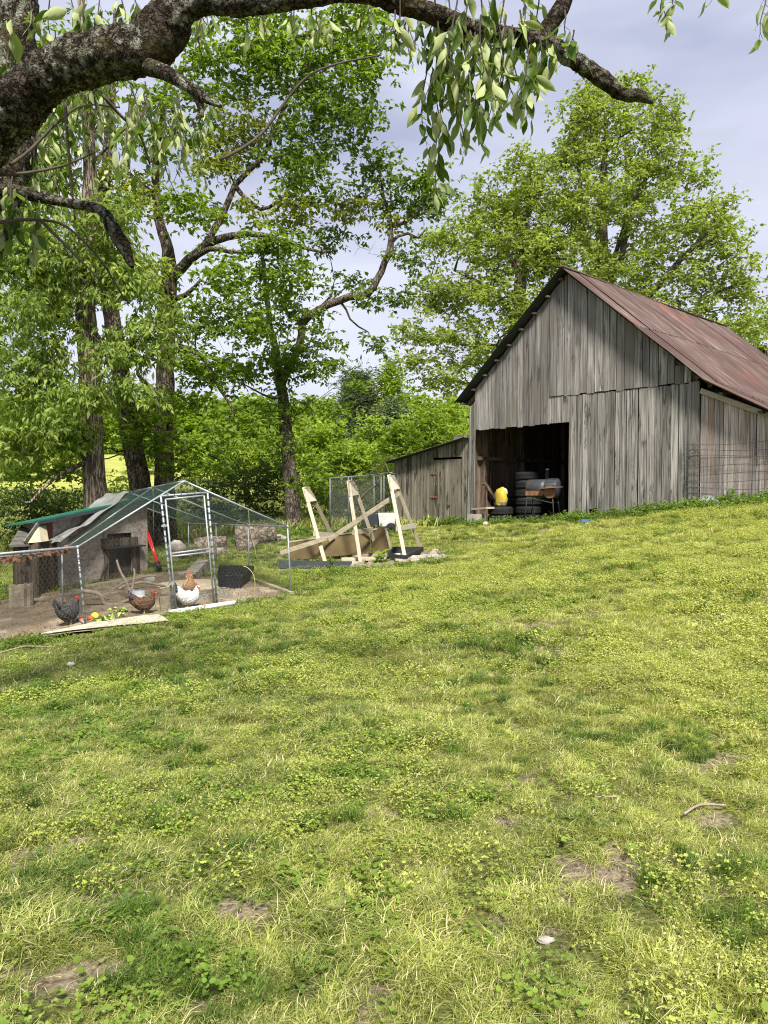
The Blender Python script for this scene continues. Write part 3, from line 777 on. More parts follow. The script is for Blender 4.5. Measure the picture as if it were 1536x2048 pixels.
while s < door1-.02:
    w = random.choice([.13, .15, .17]); e = min(s+w, door1-.02)
    plank(DOOR, M['shed'], s, e-.006, shb(s)-.02+random.uniform(-.02, .02), shb(s), 2.43+(s-door0)*.01, 2.44, .005, .025, 'plank', ZS); s = e
for z_ in (2.03, 1.33, .62):
    mb = MB(); mb.bar((door0-.10, -.04, z_-ZS), (door0+.14, -.04, z_-ZS), .012, .05); mb.lathe([(.0, -.03), (.02, -.03), (.02, .03), (0, .03)], 8, (door0, -.045, z_-ZS)); ob('hinge', mb, M['rust'], DOOR, local=True)
mb = MB(); mb.bar((-.98, -.06, 1.10-ZS), (-.98, -.06, 1.50-ZS), .07, .04, (0, 1, 0)); ob('latch_block', mb, M['shed'], DOOR, local=True)
for t_ in (.05, 1.2, 2.4, 3.6):
    sheet(SHED, M['redroof_back'], -.20, 3.16, -3.55, 3.16-.19*3.35, t_-.35 if t_ < .1 else t_-.05, t_+1.2, .02, .078, .01)
mb = MB(); mb.hexa([(-3.3, .0, -.1), (-3.27, .0, -.1), (-3.27, 4.6, -.1), (-3.3, 4.6, -.1), (-3.3, 0, shz(-3.3)-ZS), (-3.27, 0, shz(-3.3)-ZS), (-3.27, 4.6, shz(-3.3)-ZS), (-3.3, 4.6, shz(-3.3)-ZS)]); ob('side_wall', mb, M['shed'], SHED, local=True)
mb = MB(); mb.bar((-.68, -.1, 3.02-ZS), (-.30, -.1, 3.06-ZS), .16, .14); ob('beam_end', mb, M['beam_y'], SHED, local=True)
mb = MB(); mb.bar((-3.42, -.06, 2.50-ZS), (-3.3, 4.6, 2.50-ZS), .06, .12); ob('fascia_board', mb, M['beam_y'], SHED, local=True)
mb = MB(); mb.box((-3.25, 4.55, -.1), (-.3, 4.6, 2.5)); ob('back_wall', mb, M['shed'], SHED, local=True)

# ================================================================== THINGS IN THE DOORWAY
def bp(s, t, dz=0.0, base=None):
    q = barn_pt(s, t, 0); q.z = (ZB+.03+s*.05 if base is None else base)+dz; return q
def tyre_mesh():
    mb = MB(); prof = [(.20, .02), (.215, .0), (.30, .0), (.335, .035), (.34, .07), (.34, .16), (.335, .195), (.30, .23), (.215, .23), (.20, .21), (.20, .02)]
    mb.lathe(prof, 28); tread = mb
    return tread
tyre0 = None
def tyre(p, rz, label, group):
    global tyre0
    if tyre0 is None:
        tyre0 = thing('tyre', label, 'tyre', p, rz, group); ob('tyre_body', tyre_mesh(), M['rubber'], tyre0, True, local=True)
        mb = MB()
        for k in range(40):
            a = 2*math.pi*k/40
            for z0, z1, sh in ((.045, .108, 0), (.122, .188, .08)):
                a0, a1 = a+sh, a+.1+sh; r0, r1 = .337, .352
                q = [(math.cos(a0), math.sin(a0)), (math.cos(a1), math.sin(a1))]
                mb.hexa([(q[0][0]*r0, q[0][1]*r0, z0), (q[0][0]*r1, q[0][1]*r1, z0), (q[1][0]*r1, q[1][1]*r1, z0), (q[1][0]*r0, q[1][1]*r0, z0), (q[0][0]*r0, q[0][1]*r0, z1), (q[0][0]*r1, q[0][1]*r1, z1), (q[1][0]*r1, q[1][1]*r1, z1), (q[1][0]*r0, q[1][1]*r0, z1)])
        tag(ob('tread', mb, M['rubber'], tyre0, local=True), kind='stuff'); return tyre0
    return dup(tyre0, p, rz, label, group)
def bpx(px, t):
    """spot on the barn floor that shows at picture column px, t metres behind the front"""
    A = barn_pt(0, t, 0); Bq = barn_pt(3, t, 0); q = PL(px, 1000, A, Bq); return (q-B0).dot(BS)
sA = bpx(1001, .35)
for i, lb in enumerate(['lower tyre of the pair that carries the yellow sack', 'upper tyre of the pair, directly under the yellow sack']):
    tyre(bp(sA, .35, i*.235), i*1.1, lb, 'tyres piled in the barn doorway')
sB = bpx(1057, .75)
names = ['bottom', 'second', 'third', 'fourth', 'fifth', 'topmost']
for i in range(6):
    tyre(bp(sB+random.uniform(-.025, .025), .75+random.uniform(-.02, .02), i*.235), i*.7, names[i]+' tyre of the tall black stack behind the grill', 'tyres piled in the barn doorway')
sC = bpx(1022, 1.25)
for i in range(4):
    tyre(bp(sC, 1.25, i*.235+.02), i*.9, ['bottom', 'second', 'third', 'topmost'][i]+' tyre of the shorter stack behind the yellow sack', 'tyres piled in the barn doorway')
# yellow sack
q = bp(sA, .35, .475); SK = thing('feed_sack', 'crumpled yellow sack with a white open mouth standing on two tyres', 'sack', q, .3)
mb = MB(); mb.tube([(0, 0, 0), (.0, 0, .05), (.02, 0, .2), (-.01, 0, .34), (.02, 0, .42), (.08, 0, .50), (.11, 0, .53)], [(.21, .14), (.24, .16), (.24, .15), (.24, .14), (.19, .12), (.10, .07), (.04, .03)], 18)
mb.v = [tuple(Vector(v)+mnoise.noise_vector(Vector(v)*7)*.045+mnoise.noise_vector(Vector(v)*18)*.012) for v in mb.v]; ob('sack_body', mb, M['yellow'], SK, True, local=True)
mb = MB(); mb.blob((.07, -.11, .40), (.09, .045, .10), 3, .2, 8); ob('white_patch', mb, M['white'], SK, True, local=True)
mb = MB(); mb.tube([(0, 0, .045), (0, 0, .12)], [(.236, .162), (.244, .160)], 18, False); ob('printed_band', mb, M['shed'], SK, True, local=True)
# barrel grill
gs = bpx(1085, -.05); q = bp(gs, -.05, 0, ZB+.10+gs*.06); GR = thing('barrel_grill', 'black barrel smoker grill on splayed legs with a rusty end and side shelf', 'grill', q, math.atan2(BS.y, BS.x)+.25)
mb = MB(); mb.lathe([(0, -.40), (.20, -.40), (.235, -.37), (.24, 0), (.24, .12), (.235, .12), (0, .12)], 26, (0, 0, .80), 'x'); ob('barrel', mb, M['steel'], GR, True, local=True)
mb = MB(); mb.lathe([(.0, .125), (.245, .125), (.252, .15), (.252, .40), (.24, .43), (0, .43)], 26, (0, 0, .80), 'x'); FBX = ob('lid', mb, M['steel'], GR, True, local=True)
mb = MB()
for i in range(6): a = .3+i*.42; mb.bar((.13, -.256*math.cos(a), .8+.256*math.sin(a)), (.42, -.256*math.cos(a), .8+.256*math.sin(a)), .012, .012)
ob('lid_rib', mb, M['steel'], GR, local=True)
mb = MB(); mb.lathe([(0, 0), (.17, 0), (.17, .03), (0, .03)], 20, (.28, -.25, .72), 'y'); ob('firebox_door', mb, M['rust'], GR, local=True)
mb = MB(); mb.box((-.38, -.20, .62), (.1, -.235, .74)); ob('rust_panel', mb, M['rust'], GR, local=True)
mb = MB(); mb.lathe([(.0, 0), (.045, 0), (.045, .26), (.05, .26), (.05, .29), (0, .29)], 14, (.12, .0, 1.02)); ob('chimney', mb, M['steel'], GR, True, local=True)
mb = MB(); mb.bar((.05, -.32, .80), (.62, -.32, .84), .14, .02); ob('side_shelf', mb, M['beam_y'], GR, local=True)
for sx in (-1, 1):
    for sy in (-1, 1):
        mb = MB(); mb.tube([(sx*.28, sy*.16, .64), (sx*.34, sy*.20, .58), (sx*.40, sy*.24, 0)], .016, 8); ob('leg', mb, M['steel'], GR, True, local=True)
mb = MB(); mb.tube([(-.34, -.20, .58), (.36, -.20, .42)], .013, 6); mb.tube([(-.34, .20, .58), (.36, .20, .42)], .013, 6); ob('stretcher', mb, M['steel'], GR, local=True)
# blocks at the foot of the doorpost, shelf board, door-mouth litter
for i, (px, t_, dz, sz, lb) in enumerate([(945, -.10, 0, .27, 'left concrete block of the pair under the doorpost'), (957, -.14, .02, .24, 'right concrete block of the pair, beside the lying tyres')]):
    s_ = bpx(px, t_); q = bp(s_, t_, dz-.08, G(*barn_pt(s_, t_, 0)[:2])); o = MB(); o.box((-.12, -.1, 0), (.12, .1, .38-dz)); o.v = [tuple(Vector(v)+mnoise.noise_vector(Vector(v)*9)*.01) for v in o.v]
    o = ob('concrete_block', o, M['concrete']); o.location = q; o.rotation_euler = (0, 0, -.7+i*.25); tag(o, lb, 'block', 'concrete blocks at the doorway')
mb = MB(); mb.bar(bp(-.05, .02, .42), bp(.62, -.12, .44), .28, .05); tag(ob('shelf_board', mb, M['lumber_x']), 'short grey board lying across the concrete blocks inside the doorway', 'board')
mb = MB(); q = gpt(971, 1052); mb.blob(q+Vector((0, 0, .06)), (.075, .06, .06), 5, .2, 8); tag(ob('white_stone', mb, M['white'], None, True), 'round white lump on the ground in front of the lying tyres', 'stone')
mb = MB(); q = gpt(870, 1066); mb.blob(q+Vector((0, 0, .04)), (.06, .045, .035), 8, .3, 7); tag(ob('white_stone', mb, M['rock'], None, True), 'small pale stone in the grass below the shed door', 'stone')
mb = MB(); q = gpt(1172, 1046); mb.bar(q+Vector((-.12, 0, .05)), q+Vector((.14, .05, .06)), .10, .06); tag(ob('blue_scrap', mb, M['blue']), 'small blue plastic scrap in the weeds under the barn boards', 'scrap')
mb = MB(); mb.bar(bp(2.2, -.1, .10, .65), bp(3.15, .1, .14, .68), .14, .10); mb.bar(bp(2.0, .3, .10, .65), bp(3.1, .4, .22, .68), .12, .10); tag(ob('sill_log', mb, M['inner']), 'dark rotten timber lying across the doorway floor behind the grill', 'timber')

# ---- wire fence panel in front of the lean-to, bent sheet metal
fa = barn_pt(6.10, -.12, 0); fb = barn_pt(9.7, -.12, 0)
FN = thing('wire_fence', 'rusty welded wire fence panel stretched along the pinkish lean-to wall', 'fence', onG(fa), 0)
mb = MB()
for i in range(9):
    z0 = 1.0+i*.155*(1 if i < 6 else .9)
    pts = [fa.lerp(fb, u/14) for u in range(15)]; pts = [Vector((p.x, p.y, z0+.45+(.035*math.sin(p.x*3+i)) - .0)) for p in pts]; mb.tube(pts, .0075, 3)
ob('line_wire', mb, M['wire'], FN)['kind'] = 'stuff'
mb = MB(); n = 30
for i in range(n):
    p = fa.lerp(fb, i/n); mb.tube([(p.x, p.y, 1.05), (p.x+.01*math.sin(i), p.y, 2.0), (p.x, p.y, 2.72)], .006, 3)
ob('stay_wire', mb, M['wire'], FN)['kind'] = 'stuff'
mb = MB(); mb.lathe([(.035, -.01), (.05, -.01), (.05, .01), (.035, .01), (.035, -.01)], 14, tuple(barn_pt(6.22, -.07, 2.36)), 'y'); tag(ob('iron_ring', mb, M['galv']), 'small round metal ring hung on the corner board of the barn', 'ring')
q = PL(1412, 1000, fa, fb, .15); zz = q.z
SM = MB(); a = PL(1386, 1010, fa, fb, .45); b_ = PL(1444, 1012, fa, fb, .45); c_ = PL(1426, 990, fa, fb, .3); d_ = PL(1408, 990, fa, fb, .1); e_ = PL(1443, 1008, fa, fb, .0)
SM.grid(a, b_, c_, d_, 6, 4, -.03, 1, .02); SM.grid(b_, e_, d_+Vector((.05, .1, .02)), c_, 3, 4, 0, 2, .02)
tag(ob('sheet_metal', SM, M['sheetmetal']), 'bent piece of grey sheet metal leaning in the weeds by the wire fence', 'metal sheet')

# ================================================================== TRESTLE FRAMES AND THE LUMBER HEAP
AF = [((612, 975), (651, 1126), (688, 1116), 'leftmost of the three pale wooden trestle frames, leaning left in front of the brown plywood'),
      ((701, 962), (722, 1130), (756, 1106), 'middle of the three pale wooden trestle frames, standing on the lumber heap'),
      ((782, 950), (812, 1126), (843, 1100), 'rightmost pale wooden trestle frame, beside the shed and the black tray')]
for i, (pk, lf, rf, lb) in enumerate(AF):
    Yp, Yl, Yr = 15.9, 15.2, 16.7
    pk_ = P(pk[0], pk[1], Yp); l_ = P(lf[0], lf[1], Yl); r_ = P(rf[0], rf[1], Yr)
    A = thing('trestle_frame', lb, 'trestle', (l_.x, l_.y, l_.z-.02), 0, 'pale wooden trestle frames')
    off = Vector((.10, 0, 0))
    a0 = pk_-off*.45; b0 = pk_+off*.55
    for u, v in ((a0, l_), (b0+Vector((.03, .15, -.12)), r_)):
        mb = MB(); mb.bar(u, v+(v-u).normalized()*.03, .075, .05, (0, 1, 0)); ob('leg', mb, M['lumber'], A)
    # gusset boards
    for sgn in (-1, 1):
        g = Vector((0, -.062*sgn, 0)); w0 = .055; d1 = (l_-a0).normalized()*.36; d2 = (r_-b0).normalized()*.34
        A0, B1, C1, D1 = pk_+Vector((-.04, 0, .0))+g, pk_+Vector((.07, 0, .0))+g, b0+d2+Vector((.035, 0, 0))+g, a0+d1+Vector((-.03, 0, 0))+g
        th = Vector((0, .022*sgn, 0)); mb = MB(); mb.hexa([A0, B1, C1, D1, A0+th, B1+th, C1+th, D1+th]); ob('gusset', mb, M['lumber_x'], A)
    u1 = a0.lerp(l_, .62); u2 = b0.lerp(r_, .66); mb = MB(); mb.bar(u1+Vector((-.06, -.06, 0)), u2+Vector((.06, -.06, 0)), .035, .10); ob('crossbar', mb, M['lumber_x'], A)
mb = MB(); mb.bar(P(656, 1080, 15.2), P(798, 986, 16.0), .04, .085); tag(ob('diagonal_beam', mb, M['oldlumber_x']), 'long grey beam slanting up through the middle and right trestle frames', 'beam')
mb = MB(); mb.bar(P(560, 1106, 15.0), P(660, 1074, 15.35), .04, .085); tag(ob('short_beam', mb, M['oldlumber_x']), 'short grey beam sloping down left from the left trestle frame', 'beam')
def board(px4, Y4, th, mat, name, label, cat, group=None):
    q = [P(a, b, y) for (a, b), y in zip(px4, Y4)]; n = (q[1]-q[0]).cross(q[3]-q[0]).normalized()*th
    mb = MB(); mb.hexa(q+[v+n for v in q]); return tag(ob(name, mb, mat), label, cat, group)
board([(581, 1122), (742, 1108), (738, 1060), (576, 1085)], [15.9, 16.4, 16.8, 16.4], .03, M['ply'], 'plywood_sheet', 'large brown plywood sheet leaning behind the left trestle frame', 'plywood')
board([(744, 1108), (782, 1106), (770, 1056), (741, 1060)], [16.4, 16.2, 16.6, 16.85], .03, M['ply'], 'plywood_sheet', 'narrow brown plywood panel with a pale edge behind the middle trestle frame', 'plywood')
mb = MB(); mb.bar(P(783, 1107, 16.15), P(771, 1056, 16.55), .05, .03); mb.bar(P(577, 1084, 16.35), P(770, 1055.5, 16.75), .03, .03); tag(ob('edge_strip', mb, M['lumber']), 'thin pale lath along the top and end of the brown plywood', 'lath')
board([(557, 1139), (698, 1140), (704, 1125), (558, 1123)], [14.75, 14.75, 15.0, 15.0], .03, M['slate'], 'slate_board', 'long dark slate-coloured board lying tilted in front of the trestles', 'board')
HP = [((551, 1141), (648, 1144), 14.6, .09, .04, 'oldlumber_x'), ((684, 1119), (752, 1117), 15.6, .16, .07, 'lumber_x'), ((700, 1133), (812, 1142), 14.8, .16, .05, 'oldlumber_x'), ((735, 1140), (880, 1133), 14.7, .10, .06, 'oldlumber_x'),
      ((812, 1124), (893, 1112), 15.2, .12, .05, 'lumber_x'), ((818, 1134), (896, 1120), 14.9, .10, .06, 'lumber_x'), ((800, 1112), (885, 1108), 15.9, .14, .05, 'oldlumber_x'), ((790, 1120), (828, 1138), 15.0, .12, .05, 'lumber_x'), ((845, 1110), (868, 1134), 15.3, .14, .05, 'lumber_x'), ((676, 1128), (722, 1134), 15.0, .10, .04, 'lumber_x')]
hl = ['thin weathered plank in the grass below the dark slate board', 'pale plank lying behind the foot of the middle trestle', 'front plank of the heap under the middle trestle foot', 'long lowest plank at the front edge of the lumber heap', 'pale plank crossing the right end of the lumber heap', 'pale broken plank at the lower right corner of the heap', 'grey plank at the back of the heap by the right trestle', 'short pale plank under the foot of the right trestle', 'short plank lying crosswise near the right end of the heap', 'small pale offcut beside the dark slate board end']
for (a, b, y, w, h, mt), lb in zip(HP, hl):
    p0 = P(a[0], a[1], y); p1 = P(b[0], b[1], y + random.uniform(-.1, .3)); p0.z = max(p0.z, G(p0.x, p0.y)+.03); p1.z = max(p1.z, G(p1.x, p1.y)+.03)
    mb = MB(); mb.bar(p0, p1, w, h); tag(ob('heap_plank', mb, M[mt]), lb, 'plank', 'planks of the lumber heap')
HD = thing('pallet_deck', 'low rotten wooden deck under the trestle frames, half buried in the grass', 'deck', onG(P(760, 1130, 15.2)))
for i in range(9):
    a = P(700+i*20, 1130-i*1.5, 14.9); b_ = P(712+i*20, 1112-i*1.0, 16.2); a = onG(a, .05); b_ = onG(b_, .07); mb = MB(); mb.bar(a, b_, .13, .03); ob('slat', mb, M['oldlumber_x'], HD)
# broken chunks on the right end
for i, (px, py, rr) in enumerate([(832, 1124, .16), (850, 1119, .18), (870, 1124, .13), (842, 1131, .12), (860, 1112, .14), (885, 1130, .09)]):
    q = onG(P(px, py, 15.1), .06); mb = MB(); mb.blob(q, (rr, rr*.7, rr*.45), i+20, .35, 7)
    tag(ob('rubble_chunk', mb, M['rock'], None, False), ['pale chunk of rubble under the right trestle crossbar', 'largest pale chunk of rubble on the right end of the heap', 'pale chunk near the right tip of the heap', 'small chunk at the front of the heap', 'chunk at the back of the heap, right of the tray', 'smallest chunk, at the far right tip of the heap'][i], 'rubble', 'rubble on the lumber heap')
TR = thing('black_tray', 'open black plastic tray with white contents lying on the heap between the trestles', 'tray', P(800, 1122, 15.4))
q = [P(776, 1118, 15.2), P(812, 1122, 15.0), P(846, 1104, 16.0), P(786, 1104, 16.0)]
mb = MB()
for i in range(4): a, b_ = q[i], q[(i+1) % 4]; mb.bar(a+Vector((0, 0, .05)), b_+Vector((0, 0, .05)), .03, .13)
mb.hexa([v-Vector((0, 0, .02)) for v in q]+[v+Vector((0, 0, .01)) for v in q]); ob('tray_body', mb, M['black'], TR)
mb = MB(); mb.blob(P(798, 1113, 15.5), (.16, .2, .07), 4, .3, 8); ob('white_lump', mb, M['white'], TR, True)

# dead branch hooked over the right trestle
mb = MB()
for pts, r0 in (([(721, 997), (738, 980), (755, 967), (762, 950), (776, 947), (792, 949)], .03), ([(778, 947), (774, 935), (770, 926), (760, 930), (748, 940), (738, 952)], .022), ([(748, 940), (757, 941), (762, 945)], .012), ([(755, 967), (750, 950), (735, 955)], .010)):
    pv = [P(a, b, 16.2+.04*i) for i, (a, b) in enumerate(pts)]; o_, r_ = smooth_path(pv, [r0*(1-.6*i/len(pv)) for i in range(len(pv))], .06); mb.tube(o_, r_, 6)
tag(ob('dead_branch', mb, M['twig'], None, True), 'crooked bare dead branch hooked on top of the right trestle frame', 'branch')

# ================================================================== KENNEL PANELS AND THE WHITE CART BEHIND
KN = thing('chain_link_kennel', 'grey chain-link kennel panels standing between the thin tree and the shed', 'kennel', onG(P(705, 1050, 21.5)))
kp = [(660, 21.0), (748, 21.6), (778, 21.2)]
def kpt(px, y, top): q = P(px, 955, y); g = G(q.x, q.y); return Vector((q.x, q.y, g+.05 if not top else g+1.52+(px-660)*.0012))
for px, y in [(660, 21.0), (697, 21.25), (703, 21.3), (748, 21.6), (762, 21.4), (768, 21.4)]:
    mb = MB(); mb.tube([kpt(px, y, 0), kpt(px, y, 1)], .022, 8); ob('post', mb, M['galv_shade_tie'], KN, True)
for (a, ya), (b, yb) in [((660, 21.0), (748, 21.6)), ((748, 21.6), (785, 21.2)), ((660, 22.6), (770, 22.8)), ((660, 21.0), (660, 22.6))]:
    mb = MB(); mb.tube([kpt(a, ya, 1), kpt(b, yb, 1)], .022, 8); ob('rail', mb, M['galv_shade_tie'], KN, True)
    if yb != 22.6:
        mb = MB(); A_, B_ = kpt(a, ya, 0), kpt(b, yb, 0); ln = (B_-A_).length; H = 1.45; n = int(ln/.075)
        for k in range(-int(H/.075), n):
            for sg in (1, -1):
                u0 = k*.075 if sg == 1 else k*.075+H; u1 = k*.075+H if sg == 1 else k*.075
                z0, z1 = 0, H
                if u0 < 0: z0 += (-u0)/(u1-u0)*H; u0 = 0
                if u1 < 0: z1 = u0/(u0-u1)*H; u1 = 0
                if u1 > ln: z1 = z0+(ln-u0)/(u1-u0)*(z1-z0); u1 = ln
                if u0 > ln: z0 = z1-(ln-u1)/(u0-u1)*(z1-z0); u0 = ln
                mb.tube([A_.lerp(B_, u0/ln)+Vector((0, 0, z0)), A_.lerp(B_, u1/ln)+Vector((0, 0, z1))], .003, 3, False)
        ob('chain_link_mesh', mb, M['wire'], KN)['kind'] = 'stuff'
CA = thing('utility_cart', 'low cart with a white end panel and black wheels parked beside the shed', 'cart', onG(P(760, 1060, 20.5)), .0)
q = onG(P(752, 1060, 20.5))
mb = MB(); mb.box((q.x-.42, q.y-.1, q.z+.22), (q.x+.12, q.y+.5, q.z+.52)); ob('cart_bed', mb, M['greenmetal'] if False else M['slate'], CA)
mb = MB(); mb.hexa([(q.x+.10, q.y-.16, q.z+.2), (q.x+.50, q.y-.16, q.z+.2), (q.x+.50, q.y+.2, q.z+.2), (q.x+.10, q.y+.2, q.z+.2), (q.x+.06, q.y-.2, q.z+.56), (q.x+.56, q.y-.2, q.z+.56), (q.x+.56, q.y+.25, q.z+.56), (q.x+.06, q.y+.25, q.z+.56)]); ob('white_tub', mb, M['white'], CA)
for dx in (-.25, .42):
    mb = MB(); mb.lathe([(.03, -.04), (.13, -.05), (.16, -.03), (.16, .03), (.13, .05), (.03, .04), (.03, -.04)], 18, (q.x+dx, q.y-.24, q.z+.14), 'y'); ob('wheel', mb, M['rubber'], CA, True)

# ================================================================== CHICKEN RUN
RUN = thing('chicken_run', 'walk-in galvanised chicken run with a green shade net roof and wire sides', 'chicken run', onG(FL.lerp(FR, .5)))
FLe = P(155, 1094, 10.5); FRe = P(575, 1053, 12.4); PK = P(368, 962, 11.35)
rows = [(FLe, PK, FRe)]
rows.append((P(124, 1102, 12.2), P(305, 975, 13.1), P(497, 1051, 14.1)))
rows.append((P(103, 1108, 13.9), P(258, 985, 14.85), P(432, 1048, 15.9)))
rows.append((P(92, 1111, 15.6), P(226, 992, 16.5), P(377, 1047, 17.6)))
def pipe(a, b, r=.017, name='pipe', mat=None, par=None, n=8):
    mb = MB(); mb.tube([a, b] if not isinstance(a, list) else a, r, n); return ob(name, mb, mat or M['galv'], par or RUN, True)
bases = []
for i, (l, p, r_) in enumerate(rows):
    pts, rr = smooth_path([l, l.lerp(p, .5), l.lerp(p, .93), p+Vector((0, 0, -.01)), p.lerp(r_, .07), p.lerp(r_, .5), r_], [.017]*7, .2)
    pipe(l, p.lerp(l, .03), .014, 'rafter'); pipe(r_, p.lerp(r_, .03), .014, 'rafter'); mb = MB(); mb.tube([p.lerp(l, .035), p+Vector((0, 0, -.005)), p.lerp(r_, .035)], .021, 8); ob('ridge_joint', mb, M['galv'], RUN, True)
    bl = onG(l, -.02); br = onG(r_, -.02)
    if i == 0: bl = FL.copy(); br = FR.copy()
    pipe(l, bl, .014, 'post'); pipe(r_, br, .013, 'post'); bases.append((bl, br))
    for q in (l, r_):
        mb = MB(); mb.blob(q, (.026, .026, .026), 1, 0, 6); ob('elbow', mb, M['galv'], RUN, True)
for i in range(3):
    for k in range(3): pipe(rows[i][k], rows[i+1][k], .012 if k != 1 else .014, 'purlin')
# roof net panels
for i in range(3):
    for k in (0, 1):
        a, b_ = rows[i][k], rows[i][k+1]; c_, d_ = rows[i+1][k+1], rows[i+1][k]
        if k == 0 and i == 2: continue
        mb = MB(); up = Vector((0, 0, .02)); mb.grid(a+up, b_+up, c_+up, d_+up, 14, 8, .07, i, .03); ob('shade_net', mb, M['net'], RUN, True)
# low wing to the left with a sagging net
uu = (Vector((FR.x, FR.y, 0))-Vector((FL.x, FL.y, 0))).normalized()
WL = FLe - uu*1.9 + Vector((0, 0, -.09)); WB = rows[2][0]-uu*2.0+Vector((0, 0, -.1))
pipe(FLe, WL, .018, 'rail'); pipe(rows[2][0], WB, .014, 'rail'); pipe(rows[1][0], rows[1][0]-uu*1.9+Vector((0, 0, -.1)), .012, 'rail')
mb = MB(); mb.grid(WL, FLe, rows[2][0], WB, 14, 14, .10, 4, .05); ob('sagging_net', mb, M['litter_net'], RUN, True)
pipe(WL, onG(WL), .018, 'post')
for a, b_, c_ in ((.0, .35, .12), (.35, .7, .2), (.7, 1.0, .3)):
    pass
mb = MB(); r = np.random.default_rng(5); n = 260; u = r.random(n)**1.2; v = r.random(n)**.7
pos = np.array([tuple((FLe*(1-a)+WL*a)*(1-c*.8)+(rows[2][0]*(1-a)+WB*a)*(c*.8)+Vector((0, 0, .0-.08*math.sin(math.pi*a)*math.sin(math.pi*c)))) for a, c in zip(u, v)])
V, Fc, t = leaf_arrays(pos, r.normal(size=(n, 3))*np.array([1, 1, .3]), r.normal(size=(n, 3))*.4+np.array([0, 0, 1]), np.full(n, .10), np.full(n, .07), .2)
o = link('dry_leaves', mesh_np('dry_leaves', V, Fc, t), None, M['rust']); tag(o, 'dry brown leaves caught on the sagging net left of the run roof', 'leaves', None, 'stuff')
# bottom rails
for i in range(3):
    pipe(bases[i][1]+Vector((0, 0, .03)), bases[i+1][1]+Vector((0, 0, .03)), .014, 'bottom_rail'); pipe(bases[i][0]+Vector((0, 0, .03)), bases[i+1][0]+Vector((0, 0, .03)), .014, 'bottom_rail')
pipe(bases[3][0]+Vector((0, 0, .03)), bases[3][1]+Vector((0, 0, .03)), .014, 'bottom_rail')
# front door frame with tie wires
def fp(x, y, off=0.0): return PL(x, y, FL, FR, off)
for a, b_ in (((321.5, 992), (347.6, 1227)), ((415, 985), (434.5, 1211)), ((321.5, 992), (415, 985))): pipe(fp(*a), fp(*b_), .016, 'door_frame')
RD = pipe(fp(331, 999, .03), fp(353, 1225, .03), .014, 'door')
for a, b_ in (((408, 991), (428.5, 1209)), ((331, 999), (408, 991)), ((343, 1107), (420, 1097)), ((342, 1113), (419, 1104)), ((353, 1223), (428.5, 1208))): pipe(fp(*a, .03), fp(*b_, .03), .013, 'door_rail', None, RD)
mb = MB()
for (a, b_) in (((321.5, 992), (347.6, 1227)), ((415, 985), (434.5, 1211)), ((331, 999), (353, 1225)), ((408, 991), (428.5, 1209)), ((321.5, 992), (415, 985)), ((343, 1107), (420, 1097)), ((155, 1094), (171, 1252))):
    A_, B_ = fp(*a, .015), fp(*b_, .015); n = int((B_-A_).length/.10)
    for k in range(1, n):
        c = A_.lerp(B_, k/n); d = (B_-A_).normalized()*.005; mb.tube([c-d, c+d], .0170, 8)
ob('tie_wire', mb, M['galv_shade_tie'], RUN)['kind'] = 'stuff'
for (x, y) in ((326, 1052), (340, 1168)):
    mb = MB(); mb.bar(fp(x-3, y, .05), fp(x+8, y-1, .05), .03, .03); ob('door_hinge', mb, M['galv'], RD)
# chicken wire
def hexwire(A, Bv, top_fn, cell=.06, rad=.0008, name='chicken_wire'):
    """A, Bv bottom corners; top_fn(u) height over the bottom line"""
    mb = MB(); ln = (Bv-A).length; d = (Bv-A)/ln; cw = cell; ch_ = cell*.87; cols = int(ln/cw); 
    rowsn = int(2.4/ch_)
    for j in range(rowsn):
        for i in range(cols+1):
            u = (i+(.5 if j % 2 else 0))*cw
            if u > ln: continue
            h = j*ch_
            if h > top_fn(u/ln): continue
            q = A+d*u+Vector((0, 0, h)); mb.tube([q, q+Vector((0, 0, ch_*.45))], rad, 3, False)
            for sgn in (-1, 1):
                mb.tube([q+Vector((0, 0, ch_*.45)), q+d*(sgn*cw*.5)+Vector((0, 0, ch_))], rad, 3, False)
    o = ob(name, mb, M['wire'], RUN); o['kind'] = 'stuff'; return o
Lz = FLe.z-FL.z; Rz = FRe.z-FR.z; ppk = ((PK-FL).x*(FR-FL).x+(PK-FL).y*(FR-FL).y)/((FR-FL).x**2+(FR-FL).y**2)
pkh = PK.z-(FL.z+(FR.z-FL.z)*ppk)
hexwire(FL, FR, lambda u: (Lz+(pkh-Lz)*u/ppk if u < ppk else pkh+(Rz-pkh)*(u-ppk)/(1-ppk))-.03)
hexwire(bases[0][1], bases[3][1], lambda u: 1.1)
hexwire(bases[0][0], bases[3][0], lambda u: 1.05)
hexwire(Vector((WL.x, WL.y, G(WL.x, WL.y))), Vector((FL.x, FL.y, FL.z)), lambda u: 1.15)
# yellow ropes on the right side
for pts, lb in (([(497, 1021), (499, 1050), (503, 1075), (510, 1098), (513, 1118)], 'yellow rope hanging from the right roof pipe of the run'), ([(487, 1132), (496, 1136), (507, 1150), (510, 1175), (503, 1195), (494, 1206)], 'pale yellow cord looped at the lower right side of the run')):
    pv = [P(a, b, 12.6+.05*i) for i, (a, b) in enumerate(pts)]; o_, r_ = smooth_path(pv, [.006]*len(pv), .05); mb = MB(); mb.tube(o_, r_, 5); tag(ob('yellow_rope', mb, M['rope'], None, True), lb, 'rope')

